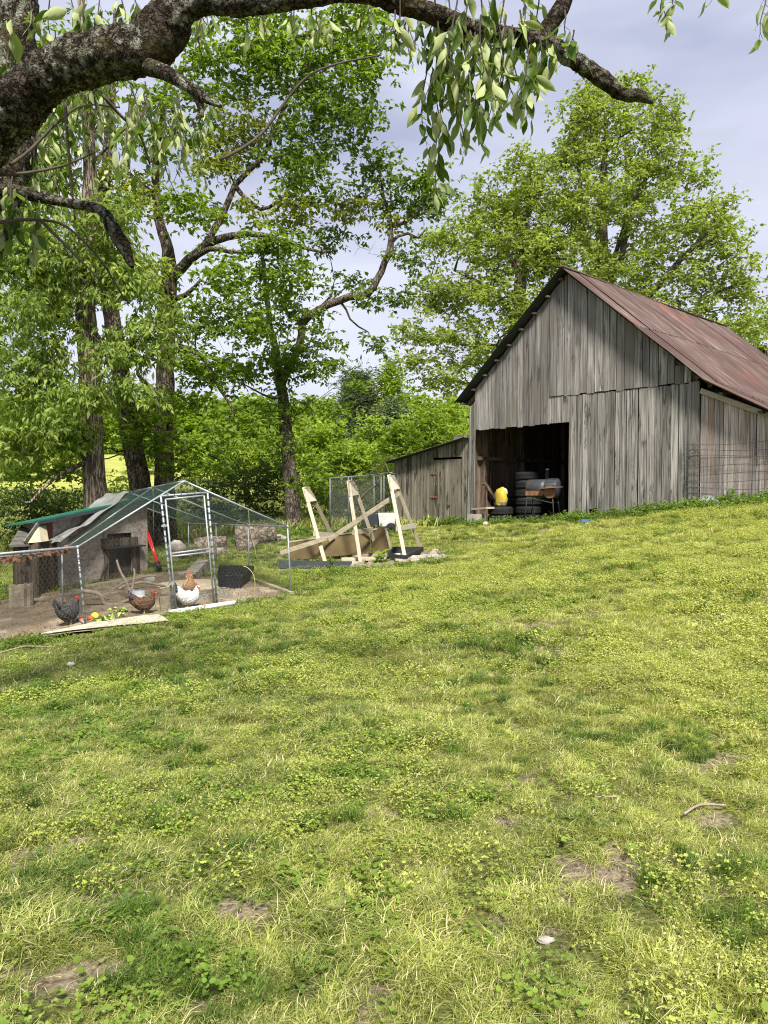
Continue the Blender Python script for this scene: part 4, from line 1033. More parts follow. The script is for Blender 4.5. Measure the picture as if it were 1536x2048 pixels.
# tarp draped over the coop
TA = P(262, 983, 15.0); mb = MB()
mb.grid(P(84, 1086, 13.6), P(120, 1084, 13.1), P(262, 983, 14.7), P(212, 986, 15.4), 8, 20, .06, 7, .07)
tag(ob('grey_tarp', mb, M['tarp'], None, True), 'crumpled grey tarp draped over the coop beside the green net', 'tarp')

# ================================================================== THE HEN COOP
cA = onG(P(108, 1178, 13.7)); cB = onG(P(294, 1136, 15.4)); cd = Vector((cB.x-cA.x, cB.y-cA.y, 0)); CW = cd.length; ang = math.atan2(cd.y, cd.x)
CP = thing('hen_coop', 'weathered pinkish chipboard hen coop with a green metal roof and a dark pop door', 'coop', (cA.x, cA.y, cA.z), ang)
def czt(x): return PLz(x)
def cl(px, py, off=0.0):
    q = PL(px, py, cA, cB, off)-Vector((cA.x, cA.y, cA.z)); d = cd.normalized(); return q.x*d.x+q.y*d.y, q.z
xr, zr_ = cl(286, 1000); xl, zl = cl(78, 1041)
# front panels in courses (each its own sheet)
def topz(x): return zl+(zr_-zl)*(x-xl)/(xr-xl)
courses = [(0.06, .50), (.505, .98), (.985, 3.0)]
op0, oz0 = cl(214, 1160); op1, oz1 = cl(262, 1098)
for z0, z1 in courses:
    for x0, x1 in ((xl+.02, CW*.5), (CW*.5+.004, CW)):
        t0, t1 = min(z1, topz(x0)), min(z1, topz(x1))
        if t0 <= z0: t0 = z0+.02
        segs = [(x0, x1)] if not (z0 < .6 and x1 > op0 and x0 < op1) else [(x0, max(x0, op0)), (min(x1, op1), x1)]
        for sa, sb in segs:
            if sb-sa < .02: continue
            ta = t0+(t1-t0)*(sa-x0)/(x1-x0); tb = t0+(t1-t0)*(sb-x0)/(x1-x0)
            mb = MB(); f = random.uniform(0, .01); mb.hexa([(sa, -.02-f, z0), (sb, -.02-f, z0), (sb, 0, z0), (sa, 0, z0), (sa, -.02-f, ta), (sb, -.02-f, tb), (sb, 0, tb), (sa, 0, ta)])
            ob('wall_panel', mb, M['osb'], CP, local=True)
DC = .50
for x_ in (xl, CW):
    mb = MB(); mb.hexa([(x_-.02, 0, .06), (x_, 0, .06), (x_, DC, .06), (x_-.02, DC, .06), (x_-.02, 0, topz(x_)), (x_, 0, topz(x_)), (x_, DC, topz(x_)-.06), (x_-.02, DC, topz(x_)-.06)]); ob('side_panel', mb, M['osb'], CP, local=True)
mb = MB(); mb.hexa([(xl, DC, .06), (CW, DC, .06), (CW, DC+.02, .06), (xl, DC+.02, .06), (xl, DC, topz(xl)-.08), (CW, DC, topz(CW)-.08), (CW, DC+.02, topz(CW)-.08), (xl, DC+.02, topz(xl)-.08)]); ob('back_panel', mb, M['osb'], CP, local=True)
mb = MB(); mb.box((xl, 0, .03), (CW, DC, .06)); ob('coop_floor', mb, M['osb_dark'], CP, local=True)
for sx in (xl+.1, CW-.1):
    for sy in (.1, DC-.1): mb = MB(); mb.box((sx-.04, sy-.04, -.25), (sx+.04, sy+.04, .03)); ob('leg', mb, M['osb_dark'], CP, local=True)
rx0, rz0 = cl(50, 1045); rx1 = CW+.05; rz1 = topz(rx1)+.05
SL = .10; k = 0; y_ = -.25
while y_ < DC+.15:
    mb = MB(); e = y_+.45; mb.hexa([(rx0, y_, rz0-SL*(y_+.25)), (rx1, y_, rz1-SL*(y_+.25)), (rx1, e, rz1-SL*(e+.25)), (rx0, e, rz0-SL*(e+.25)), (rx0, y_, rz0+.03-SL*(y_+.25)), (rx1, y_, rz1+.03-SL*(y_+.25)), (rx1, e, rz1+.03-SL*(e+.25)), (rx0, e, rz0+.03-SL*(e+.25))]); ob('roof_sheet', mb, M['greenmetal'], CP, local=True); y_ = e+.002
mb = MB(); mb.bar((rx0, -.26, rz0-.03), (rx1, -.26, rz1-.03), .03, .05); ob('roof_edge', mb, M['slate'], CP, local=True)
# window box at the left, pop door frame, ramp
wx0, wz0 = cl(78, 1083); wx1, wz1 = cl(103, 1045)
mb = MB(); mb.box((wx0, -.035, wz0), (wx1, -.022, wz1)); W_ = ob('shutter', mb, M['redbrown'], CP, local=True)
mb = MB(); mb.bar((wx0, -.05, wz1), (wx1, -.05, wz1+.01), .03, .03); mb.bar((wx0, -.05, wz0), (wx0, -.05, wz1), .03, .03); ob('shutter_frame', mb, M['redbrown'], W_, local=True)
for x_ in (op0-.05, op1+.03): mb = MB(); mb.box((x_-.04, -.08, -.02), (x_+.04, -.045, oz1+.04)); ob('door_jamb', mb, M['osb_dark'], CP, local=True)
mb = MB(); mb.box((op0-.14, -.22, oz1+.05), (op1+.2, -.045, oz1+.08)); ob('door_hood', mb, M['slate'], CP, local=True)
mb = MB(); mb.box((op0, -.06, .04), (op1, -.05, .20)); ob('door_sill', mb, M['osb_dark'], CP, local=True)
mb = MB(); mb.box((op1+.1, -.07, .0), (op1+.16, -.045, oz1+.05)); ob('side_batten', mb, M['osb_dark'], CP, local=True)
mb = MB(); mb.box((op0-.14, -.07, oz1+.085), (op1+.12, -.045, oz1+.25)); ob('door_board', mb, M['osb_dark'], CP, local=True)
mb = MB(); mb.bar((op0-.3, -.16, .0), (op0-.08, -.12, .45), .03, .05); ob('prop_stick', mb, M['osb_dark'], CP, local=True)

# small dog house and board fence at the far left
DH = thing('dog_house', 'small dog house with grey shingle roof and cream gable, half hidden left of the coop', 'dog house', onG(P(52, 1150, 13.5)))
q = [P(18, 1092, 12.6), P(68, 1090, 12.9), P(72, 1052, 13.9), P(42, 1052, 13.8)]
for j in range(5):
    mb = MB(); u0, u1 = j/5, (j+1.05)/5; a, b_ = q[0].lerp(q[3], u0), q[1].lerp(q[2], u0); c_, d_ = q[1].lerp(q[2], u1), q[0].lerp(q[3], u1); up = Vector((0, 0, .02)); mb.hexa([a-up, b_-up, c_-up, d_-up, a+up, b_+up, c_+Vector((0, 0, 0)), d_+Vector((0, 0, 0))]); ob('shingle_course', mb, M['shingle'], DH)
a, b_, c_ = P(56, 1086, 12.8), P(82, 1084, 12.9), P(77, 1052, 13.2); g = .0
mb = MB(); th = Vector((0, .3, 0)); mb.add([a, b_, c_, a+th, b_+th, c_+th], [(0, 1, 2), (5, 4, 3), (0, 3, 4, 1), (1, 4, 5, 2), (2, 5, 3, 0)]); ob('gable', mb, M['cream'], DH)
mb = MB(); mb.bar(a+Vector((-.05, -.02, 0)), c_+Vector((0, -.02, .03)), .03, .08); ob('bargeboard', mb, M['beam_y'], DH)
mb = MB(); gz = G(a.x, a.y); mb.box((a.x-.30, a.y+.06, gz), (b_.x-.03, a.y+.8, a.z)); ob('wall', mb, M['osb_dark'], DH)
BF = thing('board_fence', 'short low fence of upright brown boards at the left edge behind the wire', 'fence', onG(P(40, 1155, 12.4)))
for i in range(8):
    a = P(20+i*6.1, 1152, 12.4); gz = G(a.x, a.y); mb = MB(); mb.box((a.x-.027, a.y, gz), (a.x+.025, a.y+.03, gz+.40+random.uniform(-.02, .02))); ob('board', mb, M['oldlumber_x'], BF)
mb = MB(); a = P(20, 1120, 12.45); b_ = P(66, 1118, 12.45); a.z = b_.z = G(a.x, a.y)+.3; mb.bar(a, b_, .03, .06); ob('rail', mb, M['oldlumber_x'], BF)

# red-handled tool leaning on the coop
DG = thing('post_hole_digger', 'post hole digger with two long red handles leaning right of the coop', 'digging tool', onG(P(316, 1140, 15.2)))
mb = MB(); mb.tube([P(287, 1048, 15.6), P(313, 1126, 15.0)], .020, 8); ob('handle', mb, M['red'], DG, True)
mb = MB(); mb.tube([P(291, 1047, 15.7), P(316, 1125, 15.1)], .020, 8); ob('handle', mb, M['red'], DG, True)
mb = MB(); mb.tube([P(314, 1124, 15.05), P(317, 1132, 15.0), P(320, 1142, 15.0)], [(.05, .04), (.06, .05), (.05, .02)], 8); ob('blade', mb, M['black'], DG, True)
mb = MB(); mb.tube([P(306, 1098, 15.3), P(309, 1106, 15.25)], .0235, 8, False); ob('white_label', mb, M['white'], DG, True)

# ================================================================== INSIDE THE RUN
def ground_box(name, a, b_, w, h, mat, label, cat, lift=0.0, group=None):
    p0, p1 = onG(gpt(*a), h/2+lift), onG(gpt(*b_), h/2+lift); mb = MB(); mb.bar(p0, p1, w, h); return tag(ob(name, mb, mat), label, cat, group)
# bleached plywood and the white pipe on the grass
q = [gpt(72, 1284), gpt(338, 1254), gpt(318, 1240), gpt(190, 1256)]; q = [onG(v, .085) for v in q]; mb = MB(); c4 = q
mb.grid(q[0], q[1], q[2], q[3], 16, 5, 0, 3, .02); n0 = len(mb.v); mb.grid(*[v-Vector((0, 0, .03)) for v in q], 16, 5, 0, 3, .02)
tag(ob('plywood_mat', mb, M['sunbleached']), 'sun-bleached plywood sheet lying on the grass in front of the run', 'plywood')
p0, p1 = onG(gpt(338, 1233), .05), onG(gpt(470, 1212), .05); mb = MB(); mb.tube([p0, p0.lerp(p1, .5), p1], .040, 12); tag(ob('white_pipe', mb, M['white_pipe'], None, True), 'white plastic pipe lying along the doorway of the run', 'pipe')
ground_box('threshold_board', (320, 1226), (350, 1222), .08, .24, M['oldlumber_x'], 'short upright brown board left of the run door', 'board')
# feed troughs
TG = thing('feed_trough', 'long narrow wooden feed trough behind the white hen', 'trough', onG(gpt(415, 1208)))
a, b_ = onG(gpt(350, 1216), 0), onG(gpt(458, 1198), 0); d = (b_-a).normalized(); n_ = Vector((-d.y, d.x, 0))
for o_, nm in ((0, 'side_board'), (.2, 'side_board')): mb = MB(); mb.bar(a+n_*o_+Vector((0, 0, .09)), b_+n_*o_+Vector((0, 0, .09)), .025, .16); ob(nm, mb, M['beam_y'], TG)
for u in (a, b_): mb = MB(); mb.bar(u+Vector((0, 0, .09)), u+n_*.2+Vector((0, 0, .09)), .025, .16); ob('end_board', mb, M['beam_y'], TG)
mb = MB(); mb.bar(a+n_*.1+Vector((0, 0, .03)), b_+n_*.1+Vector((0, 0, .03)), .17, .02); ob('trough_floor', mb, M['osb_dark'], TG)
TB = thing('black_trough', 'large dark tapered trough near the right front corner of the run', 'trough', onG(gpt(470, 1196)))
a0, a1, a2, a3 = P(434, 1188, 13.0), P(484, 1195, 12.9), P(509, 1175, 14.0), P(438, 1168, 14.2)
lo = [onG(v.lerp((a0+a2)*.5, .14), .02) for v in (a0, a1, a2, a3)]; hi = [Vector((v.x, v.y, G(v.x, v.y)+.26)) for v in (a0, a1, a2, a3)]
for i in range(4):
    j = (i+1) % 4; th = Vector((0, 0, .0)); cen = (hi[0]+hi[2])*.5; inn = lambda v: v+(cen-v).normalized()*.02
    mb = MB(); mb.hexa([lo[i], lo[j], inn(lo[j]), inn(lo[i]), hi[i], hi[j], inn(hi[j]), inn(hi[i])]); ob('trough_side', mb, M['black'] if i != 0 else M['slate'], TB)
mb = MB(); mb.hexa([v for v in lo]+[v+Vector((0, 0, .02)) for v in lo]); ob('trough_floor', mb, M['black'], TB)
# upturned bucket
q = onG(gpt(277, 1206)); mb = MB(); mb.lathe([(0, .20), (.095, .20), (.10, .195), (.125, .01), (.135, .0), (.12, 0)], 20, tuple(q)); tag(ob('upturned_bucket', mb, M['grey_tub'], None, True), 'pale grey bucket standing upside down behind the brown hen', 'bucket')
# chopping-block timber and sand
mb = MB(); mb.bar(P(380, 1157, 14.0), P(408, 1128, 14.6), .24, .20); tag(ob('square_timber', mb, M['beam_y']), 'thick squared grey timber propped on its end at the back of the run', 'timber')
q = onG(gpt(395, 1172)); mb = MB(); mb.blob(q, (.75, .55, .10), 2, .15, 12); tag(ob('sand_patch', mb, M['sand'], None, True), 'pale sand heaped in the middle of the chicken run', 'sand', None, 'stuff')
# edging timbers round the soil
for a, b_, lb in (((0, 1212), (120, 1190), 'grey edging timber along the far left of the bare soil'), ((170, 1180), (290, 1158), 'grey edging timber in front of the coop'), ((285, 1150), (400, 1133), 'thin edging board at the back of the run'), ((405, 1140), (500, 1162), 'dark edging board along the right back of the run'), ((500, 1162), (583, 1192), 'rotten edging timber at the right front corner post')):
    ground_box('edging_board', a, b_, .09, .07, M['oldlumber_x'], lb, 'edging', 0, 'edging around the run floor')
for (x, y, r_, lb) in ((366, 1152, .10, 'flat stone left of the squared timber'), (300, 1165, .13, 'low stone beside the perch branch')):
    mb = MB(); mb.blob(onG(gpt(x, y), .03), (r_, r_*.7, r_*.5), x, .3, 7); tag(ob('flat_stone', mb, M['rock'], None, True), lb, 'stone')
# dead perch branches
BR = [([(165, 1183), (200, 1190), (212, 1208), (240, 1210), (262, 1195), (250, 1160), (243, 1150), (234, 1120)], .035, 'gnarled forked branch used as a perch beside the bucket'),
      ([(182, 1170), (200, 1190), (217, 1206)], .02, 'thin curved stick crossing the gnarled perch branch'),
      ([(262, 1190), (268, 1160), (270, 1145), (267, 1136)], .024, 'dark stick standing upright behind the bucket'),
      ([(236, 1178), (280, 1165), (330, 1172), (378, 1180)], .026, 'long branch lying across the run behind the bucket'),
      ([(222, 1180), (262, 1160), (300, 1152), (316, 1151)], .018, 'pale curved stick lying in front of the coop door'),
      ([(250, 1175), (300, 1190), (318, 1195)], .014, 'thin straight stick on the soil right of the bucket'),
      ([(180, 1215), (214, 1214), (245, 1214), (262, 1216)], .018, 'low crooked stick lying before the perch branch')]
for pts, r0, lb in BR:
    base = gpt(pts[len(pts)//2][0], 1215 if len(pts) > 5 else max(p[1] for p in pts)); Yb = base.y
    pv = []
    for i, (a, b_) in enumerate(pts):
        q = P(a, b_, Yb+.06*i); q.z = max(q.z, G(q.x, q.y)+r0*.8); pv.append(q)
    o_, rr = smooth_path(pv, [r0*(1-.55*i/len(pv)) for i in range(len(pv))], .05); o_ = [q+mnoise.noise_vector(q*6)*.02 for q in o_]
    mb = MB(); mb.tube(o_, rr, 8); tag(ob('perch_branch', mb, M['stick'], None, True), lb, 'branch', 'dead branches in the run')
# kitchen scraps
for x, y, r_, mt, nm, lb in ((190, 1236, .055, 'squash', 'squash', 'yellow squash on the soil near the front post'), (180, 1241, .042, 'tomato', 'tomato', 'tomato touching the yellow squash'), (165, 1245, .04, 'tomato', 'tomato', 'tomato just left of the front corner post'), (220, 1249, .032, 'tomato', 'tomato', 'small tomato among the lettuce near the plywood')):
    q = onG(gpt(x, y+5), r_*.8+.02); mb = MB(); mb.blob(q, (r_*1.1, r_, r_*.9), x, .06, 8); tag(ob(nm, mb, M[mt], None, True), lb, nm)
for x, y, w, lb in ((245, 1225, .16, 'pale lettuce head in front of the brown hen'), (224, 1240, .14, 'torn lettuce leaves between tomato and brown hen'), (206, 1246, .12, 'limp green stalks beside the yellow squash')):
    c = onG(gpt(x, y+2), .04); n = 14; r = np.random.default_rng(x); pos = np.array([tuple(c)]*n)+r.normal(size=(n, 3))*np.array([w*.5, w*.4, .01])
    V, Fc, t = leaf_arrays(pos, r.normal(size=(n, 3))*np.array([1, 1, .3])+np.array([0, 0, .2]), r.normal(size=(n, 3))*.6+np.array([0, 0, 1]), np.full(n, .12), np.full(n, .06), .25)
    tag(link('lettuce', mesh_np('lettuce', V, Fc, t), None, M['lettuce']), lb, 'lettuce')

# ---- hens
def hen(label, px, py, rz, mat, h=.40, tailmat=None, name='hen', head=0.0, shape='up'):
    q = onG(gpt(px, py)); q.z -= .005; k = h/.42
    H = thing(name, label, 'hen', q, rz, 'hens in the run')
    sp = [(-.225, 0, .365), (-.20, 0, .335), (-.16, 0, .275), (-.10, 0, .225), (-.02, 0, .195), (.06, 0, .20), (.105, 0, .235), (.13, 0, .285), (.145, 0, .335), (.155, 0, .37), (.175, 0, .383), (.192, 0, .378)]
    rd = [(.006, .012), (.016, .045), (.035, .065), (.07, .082), (.092, .105), (.088, .095), (.066, .070), (.042, .045), (.030, .032), (.028, .029), (.020, .020), (.006, .006)]
    mb = MB(); mb.tube([tuple(c*k for c in p) for p in sp], [(a*k*(1.24 if .05 < a else 1.05), b*k*1.18) for a, b in rd], 16, True, (0, 0, 1))
    mb.v = [tuple(Vector(v)+mnoise.noise_vector(Vector(v)*26)*.016+mnoise.noise_vector(Vector(v)*60)*.006) for v in mb.v]
    ob('body', mb, M[mat], H, True, local=True)
    mb = MB()
    for i in range(9):
        a = -.5+i*.12; b0 = Vector((-.15*k, (i-4)*.006, .27*k)); tip = b0+Vector((-.085*math.cos(a*.8)*k, (i-4)*.010, .14*k*(.55+.6*math.sin(i/8*math.pi)))); mb.tube([b0, b0.lerp(tip, .6), tip], [(.006, .02), (.006, .022), (.002, .008)], 6)
    ob('tail', mb, M[tailmat or mat], H, True, local=True)
    mb = MB()
    for sg in (-1, 1): mb.blob((-.02*k, sg*.082*k, .215*k), (.11*k, .022*k, .062*k), 3, .1, 8)
    for sg in (-1, 1):
        w = MB(); w.blob((-.02*k, sg*.084*k, .215*k), (.12*k, .022*k, .060*k), 3+sg, .1, 8); ob('wing', w, M[mat], H, True, local=True)
    mb = MB()
    for i in range(4): mb.lathe([(0, .028*k), (.010*k, .0), (0, -.004)], 6, ((.142+i*.011)*k, 0, (.395-.002*i)*k))
    ob('comb', mb, M['comb'], H, local=True)
    mb = MB()
    for sg in (-1, 1): mb.blob((.178*k, sg*.008, .352*k), (.009*k, .007*k, .020*k), 1, 0, 5); mb.blob((.165*k, sg*.021*k, .372*k), (.014*k, .006*k, .014*k), 1, 0, 5)
    ob('wattle', mb, M['comb'], H, True, local=True)
    mb = MB(); mb.tube([(.185*k, 0, .380*k), (.212*k, 0, .370*k)], [.010*k, .001], 6); ob('beak', mb, M['beak'], H, True, local=True)
    for sg in (-1, 1):
        e = MB(); e.blob((.172*k, sg*.019*k, .388*k), (.004, .004, .004), 1, 0, 5); ob('eye', e, M['black'], H, True, local=True)
        l = MB(); l.tube([(.0, sg*.045*k, .14*k), (.01, sg*.045*k, .08*k)], [.028*k, .010*k], 8); l.tube([(.01, sg*.045*k, .08*k), (-.005, sg*.045*k, .0)], .007, 6)
        for a in (-.5, 0, .5): l.tube([(-.005, sg*.045*k, .004), (.045*math.cos(a), sg*.045*k+.045*math.sin(a), .004)], [.005, .003], 5)
        l.tube([(-.005, sg*.045*k, .004), (-.03, sg*.045*k, .004)], [.004, .003], 5)
        ob('leg', l, M[mat] if False else M['beak'], H, True, local=True)
    return H
hen('dark speckled hen with red face pecking about left of the front corner post', 137, 1254, R(66), 'hen_dark', .43)
hen('brown hen with dark raised tail standing by the plywood near the run door', 288, 1232, R(14), 'hen_brown', .39, 'hen_blacktail')
hen('fluffy white hen with black tail standing in the run doorway', 377, 1221, R(-12), 'hen_white', .42, 'hen_blacktail')
hen('tan hen with raised head standing behind the white hen', 380, 1198, R(-70), 'hen_tan', .46)

# ================================================================== LOGS BEHIND THE RUN
def log(pts, r, lb, mat='bark_log', Y=None):
    pv = [onG(P(a, b, Y or 18.5), r*.8) for a, b in pts]; pv = [Vector((q.x, q.y+i*.1, q.z)) for i, q in enumerate(pv)]
    o_, rr = smooth_path(pv, [r*(1+.12*math.sin(i*2)) for i in range(len(pv))], .1); mb = MB(); mb.tube(o_, rr, 18)
    mb.v = [tuple(Vector(v)+mnoise.noise_vector(Vector(v)*4)*.04) for v in mb.v]; return tag(ob('fallen_log', mb, M[mat], None, True), lb, 'log', 'old logs behind the run')
log([(344, 1094), (395, 1092), (450, 1094)], .13, 'long thin log lying just behind the run, seen through the door', Y=17.3)
log([(390, 1078), (420, 1076), (450, 1078)], .20, 'thick short log lying above the long thin log', Y=18.6)
log([(472, 1070), (510, 1068), (549, 1070)], .30, 'thickest old log behind the right side of the run', Y=19.2)
log([(474, 1098), (492, 1088), (508, 1080)], .17, 'short log end pointing down in front of the thickest log', Y=18.0)
mb = MB(); q = onG(P(354, 1078, 18.0), .16); mb.blob(q, (.24, .2, .22), 9, .2, 12); tag(ob('cut_stump', mb, M['rock'], None, True), 'rounded pale brown boulder at the foot of the dark trunks behind the coop', 'boulder')
mb = MB(); q = onG(P(555, 1070, 19.5), .08); mb.blob(q, (.22, .16, .12), 12, .4, 9); tag(ob('white_rock', mb, M['rock'], None, False), 'jagged white rock beside the thin tree trunk', 'rock')
# twigs and stones on the lawn
for pts, r0, lb in (([(1368, 1646), (1400, 1631), (1452, 1629)], .006, 'pale curved twig lying on the lawn at the right'), ([(0, 1312), (30, 1306), (52, 1298), (110, 1300)], .010, 'dark thin stick in the grass at the left edge below the run'), ([(1185, 1618), (1210, 1612), (1236, 1610)], .004, 'short straw-coloured twig on the lawn right of centre')):
    pv = [onG(gpt(a, b), .035) for a, b in pts]; o_, rr = smooth_path(pv, [r0]*len(pv), .04); mb = MB(); mb.tube(o_, rr, 5); tag(ob('fallen_twig', mb, M['stick'], None, True), lb, 'twig')
q = onG(gpt(1090, 1902), .004); mb = MB(); mb.blob(q, (.030, .018, .012), 4, .3, 7); tag(ob('lawn_stone', mb, M['concrete'], None, True), 'flat pale stone half buried in the near lawn', 'stone')
q = onG(gpt(142, 1334), .02); mb = MB(); mb.blob(q, (.05, .04, .03), 6, .3, 7); tag(ob('lawn_stone', mb, M['white'], None, True), 'tiny white stone in the lawn below the plywood', 'stone')

# ================================================================== TREES
# shaggy-barked tree behind the coop
tree('hickory_tree', 'tall straight tree with shaggy grey bark rising just behind the coop', M['bark_shaggy'],
     [(192, 1010, 18.0, .27), (186, 900, 18.0, .26), (180, 760, 18.0, .25), (172, 620, 18.0, .235), (178, 480, 18.1, .20), (180, 360, 18.2, .17), (176, 240, 18.3, .14), (165, 100, 18.4, .10), (160, -60, 18.5, .06)],
     [[(168, 660, 18, .05), (120, 640, 17.4, .035), (60, 560, 17, .02)], [(185, 720, 18, .05), (250, 690, 17.2, .035), (320, 650, 16.8, .02)], [(175, 480, 18, .06), (120, 420, 17.5, .04), (40, 380, 17, .03)],
      [(178, 330, 18, .05), (250, 260, 17.5, .03), (300, 220, 17, .02)], [(196, 905, 18, .055), (150, 935, 17.6, .05), (105, 960, 17.4, .04), (60, 1002, 17.2, .03), (40, 1000, 17, .02)]],
     [(60, 620, 90, 70, 17, .9, 0), (110, 560, 60, 50, 17.4, .7, 0), (20, 520, 60, 60, 17.2, .8, 0), (95, 730, 60, 45, 17, .6, 0), (110, 860, 60, 30, 17, .5, 0), (30, 760, 90, 60, 17, .9, 0), (235, 700, 80, 45, 16.8, .8, 0), (240, 775, 70, 35, 16.6, .7, 0), (140, 800, 90, 30, 16.6, .7, 0), (250, 570, 90, 50, 17, .8, 0), (90, 500, 100, 60, 17, .9, 0), (210, 440, 90, 60, 17, .8, 0),
      (60, 330, 90, 80, 18, 1, 1), (300, 640, 70, 40, 16.8, .7, 0), (120, 200, 120, 90, 18, 1.2, 1), (20, 880, 80, 50, 17.5, .9, 0), (130, 880, 60, 40, 17.6, .6, 1), (230, 520, 70, 40, 18, .7, 0)],
     [M['leaf_hickory'], M['leaf_oak']], 18, 9, .34, 8, 6, .17, .065, 21, 1.3, .2, 'tall trees on the left', twig=.006, dens=2.2)
tree('leaning_oak', 'dark-barked oak leaning left, second trunk from the left behind the coop', M['bark_dark'],
     [(282, 985, 20.5, .29), (272, 930, 20.5, .28), (258, 850, 20.5, .26), (240, 740, 20.5, .24), (225, 640, 20.5, .23), (210, 560, 20.6, .20), (205, 440, 20.8, .17), (215, 300, 21, .13), (225, 160, 21, .09), (230, 20, 21, .05)],
     [[(236, 720, 20.5, .09), (205, 690, 20.3, .08), (180, 640, 20, .05)], [(225, 600, 20.5, .08), (120, 560, 20, .05), (30, 520, 19.6, .03)], [(240, 735, 20.4, .09), (300, 712, 19.6, .07), (360, 695, 19.2, .045), (408, 716, 19, .03)], [(250, 800, 20.4, .05), (290, 838, 19.8, .03), (320, 880, 19.4, .02)]],
     [(120, 600, 100, 70, 20.5, 1, 0), (70, 420, 110, 90, 21, 1.2, 0), (290, 860, 60, 50, 19.6, .7, 0), (340, 900, 60, 30, 19.5, .5, 0), (60, 850, 90, 60, 20.5, 1.2, 0), (60, 940, 90, 30, 20.5, 1.2, 0), (380, 720, 60, 25, 19.2, .6, 0), (150, 120, 120, 80, 21, 1.2, 0), (260, 380, 70, 60, 21, 1, 1), (10, 700, 60, 60, 21, 1, 0)],
     [M['leaf_oak'], M['leaf_yellow']], 20, 9, .42, 8, 6, .14, .085, 22, .35, .3, 'tall trees on the left', twig=.007, dens=1.8)
tree('broad_oak', 'broad dark oak with long right-reaching limbs, third trunk from the left', M['bark_dark'],
     [(330, 1020, 21.0, .30), (328, 940, 21.0, .27), (327, 850, 21.0, .26), (332, 720, 21.0, .25), (333, 620, 21.0, .24), (338, 560, 21.0, .23), (336, 500, 21, .17), (318, 440, 21.2, .13), (312, 330, 21.4, .10), (330, 200, 21.5, .07), (340, 60, 21.5, .05)],
     [[(338, 560, 21, .16), (380, 520, 20.7, .14), (430, 480, 20.4, .11), (500, 470, 20.1, .08), (560, 478, 20, .06), (625, 500, 19.8, .04), (660, 500, 19.8, .03)],
      [(400, 505, 20.5, .10), (440, 440, 20.6, .09), (470, 370, 20.8, .08), (520, 320, 20.8, .07), (555, 245, 20.6, .06), (590, 170, 20.5, .045), (630, 110, 20.5, .03)],
      [(372, 525, 20.7, .10), (420, 500, 20, .07), (480, 505, 19.8, .05), (540, 490, 19.6, .035)],
      [(335, 600, 21, .09), (370, 590, 20.6, .07), (400, 560, 20.4, .04)],
      [(470, 375, 20.8, .07), (520, 420, 20.6, .05), (560, 400, 20.5, .04), (610, 380, 20.4, .03)],
      [(328, 790, 21, .10), (300, 775, 20.7, .08), (275, 750, 20.5, .05)],
      [(330, 690, 21, .07), (390, 700, 20.4, .05), (430, 760, 20.0, .04), (470, 830, 19.8, .03)],
      [(335, 150, 21.4, .07), (440, 120, 21, .05), (560, 80, 20.6, .04), (680, 60, 20.4, .03)], [(320, 400, 21.3, .06), (240, 330, 20.9, .04)],
      [(330, 870, 21, .05), (400, 900, 20, .035), (460, 930, 19.5, .02)]],
     [(430, 130, 100, 80, 20.8, 1.2, 0), (330, 250, 80, 70, 20.9, 1, 0), (560, 110, 100, 70, 20.5, 1.2, 0), (680, 140, 90, 80, 20.5, 1.2, 0), (715, 240, 60, 50, 20.4, .9, 2), (480, 250, 70, 60, 20.8, 1, 1), (600, 300, 80, 60, 20.5, 1, 2), (400, 420, 60, 50, 20.4, .9, 0),
      (470, 560, 90, 55, 19.6, .9, 0), (540, 500, 80, 40, 19.6, .8, 0), (600, 560, 55, 35, 19.6, .6, 0), (500, 650, 70, 45, 19.6, .9, 0), (620, 370, 60, 40, 20.4, .7, 2), (440, 330, 60, 45, 20.7, .8, 1), (560, 420, 70, 40, 20.6, .9, 1), (620, 220, 60, 60, 20.5, .8, 2),
      (390, 640, 60, 50, 20.2, .8, 0), (420, 740, 60, 40, 19.8, .8, 0), (360, 800, 50, 30, 20, .7, 0), (460, 860, 70, 40, 19.5, .8, 0), (400, 940, 60, 30, 19.4, .6, 0), (740, 100, 50, 60, 20.5, .8, 0), (500, 30, 120, 60, 20.8, 1.4, 0), (700, 40, 80, 50, 20.8, 1.2, 0), (300, 560, 50, 40, 20.4, .8, 1)],
     [M['leaf_oak'], M['leaf_yellow'], M['leaf_deep']], 21, 9, .42, 8, 6, .15, .09, 23, .45, .3, 'tall trees on the left', bare=14, twig=.007, dens=1.6)
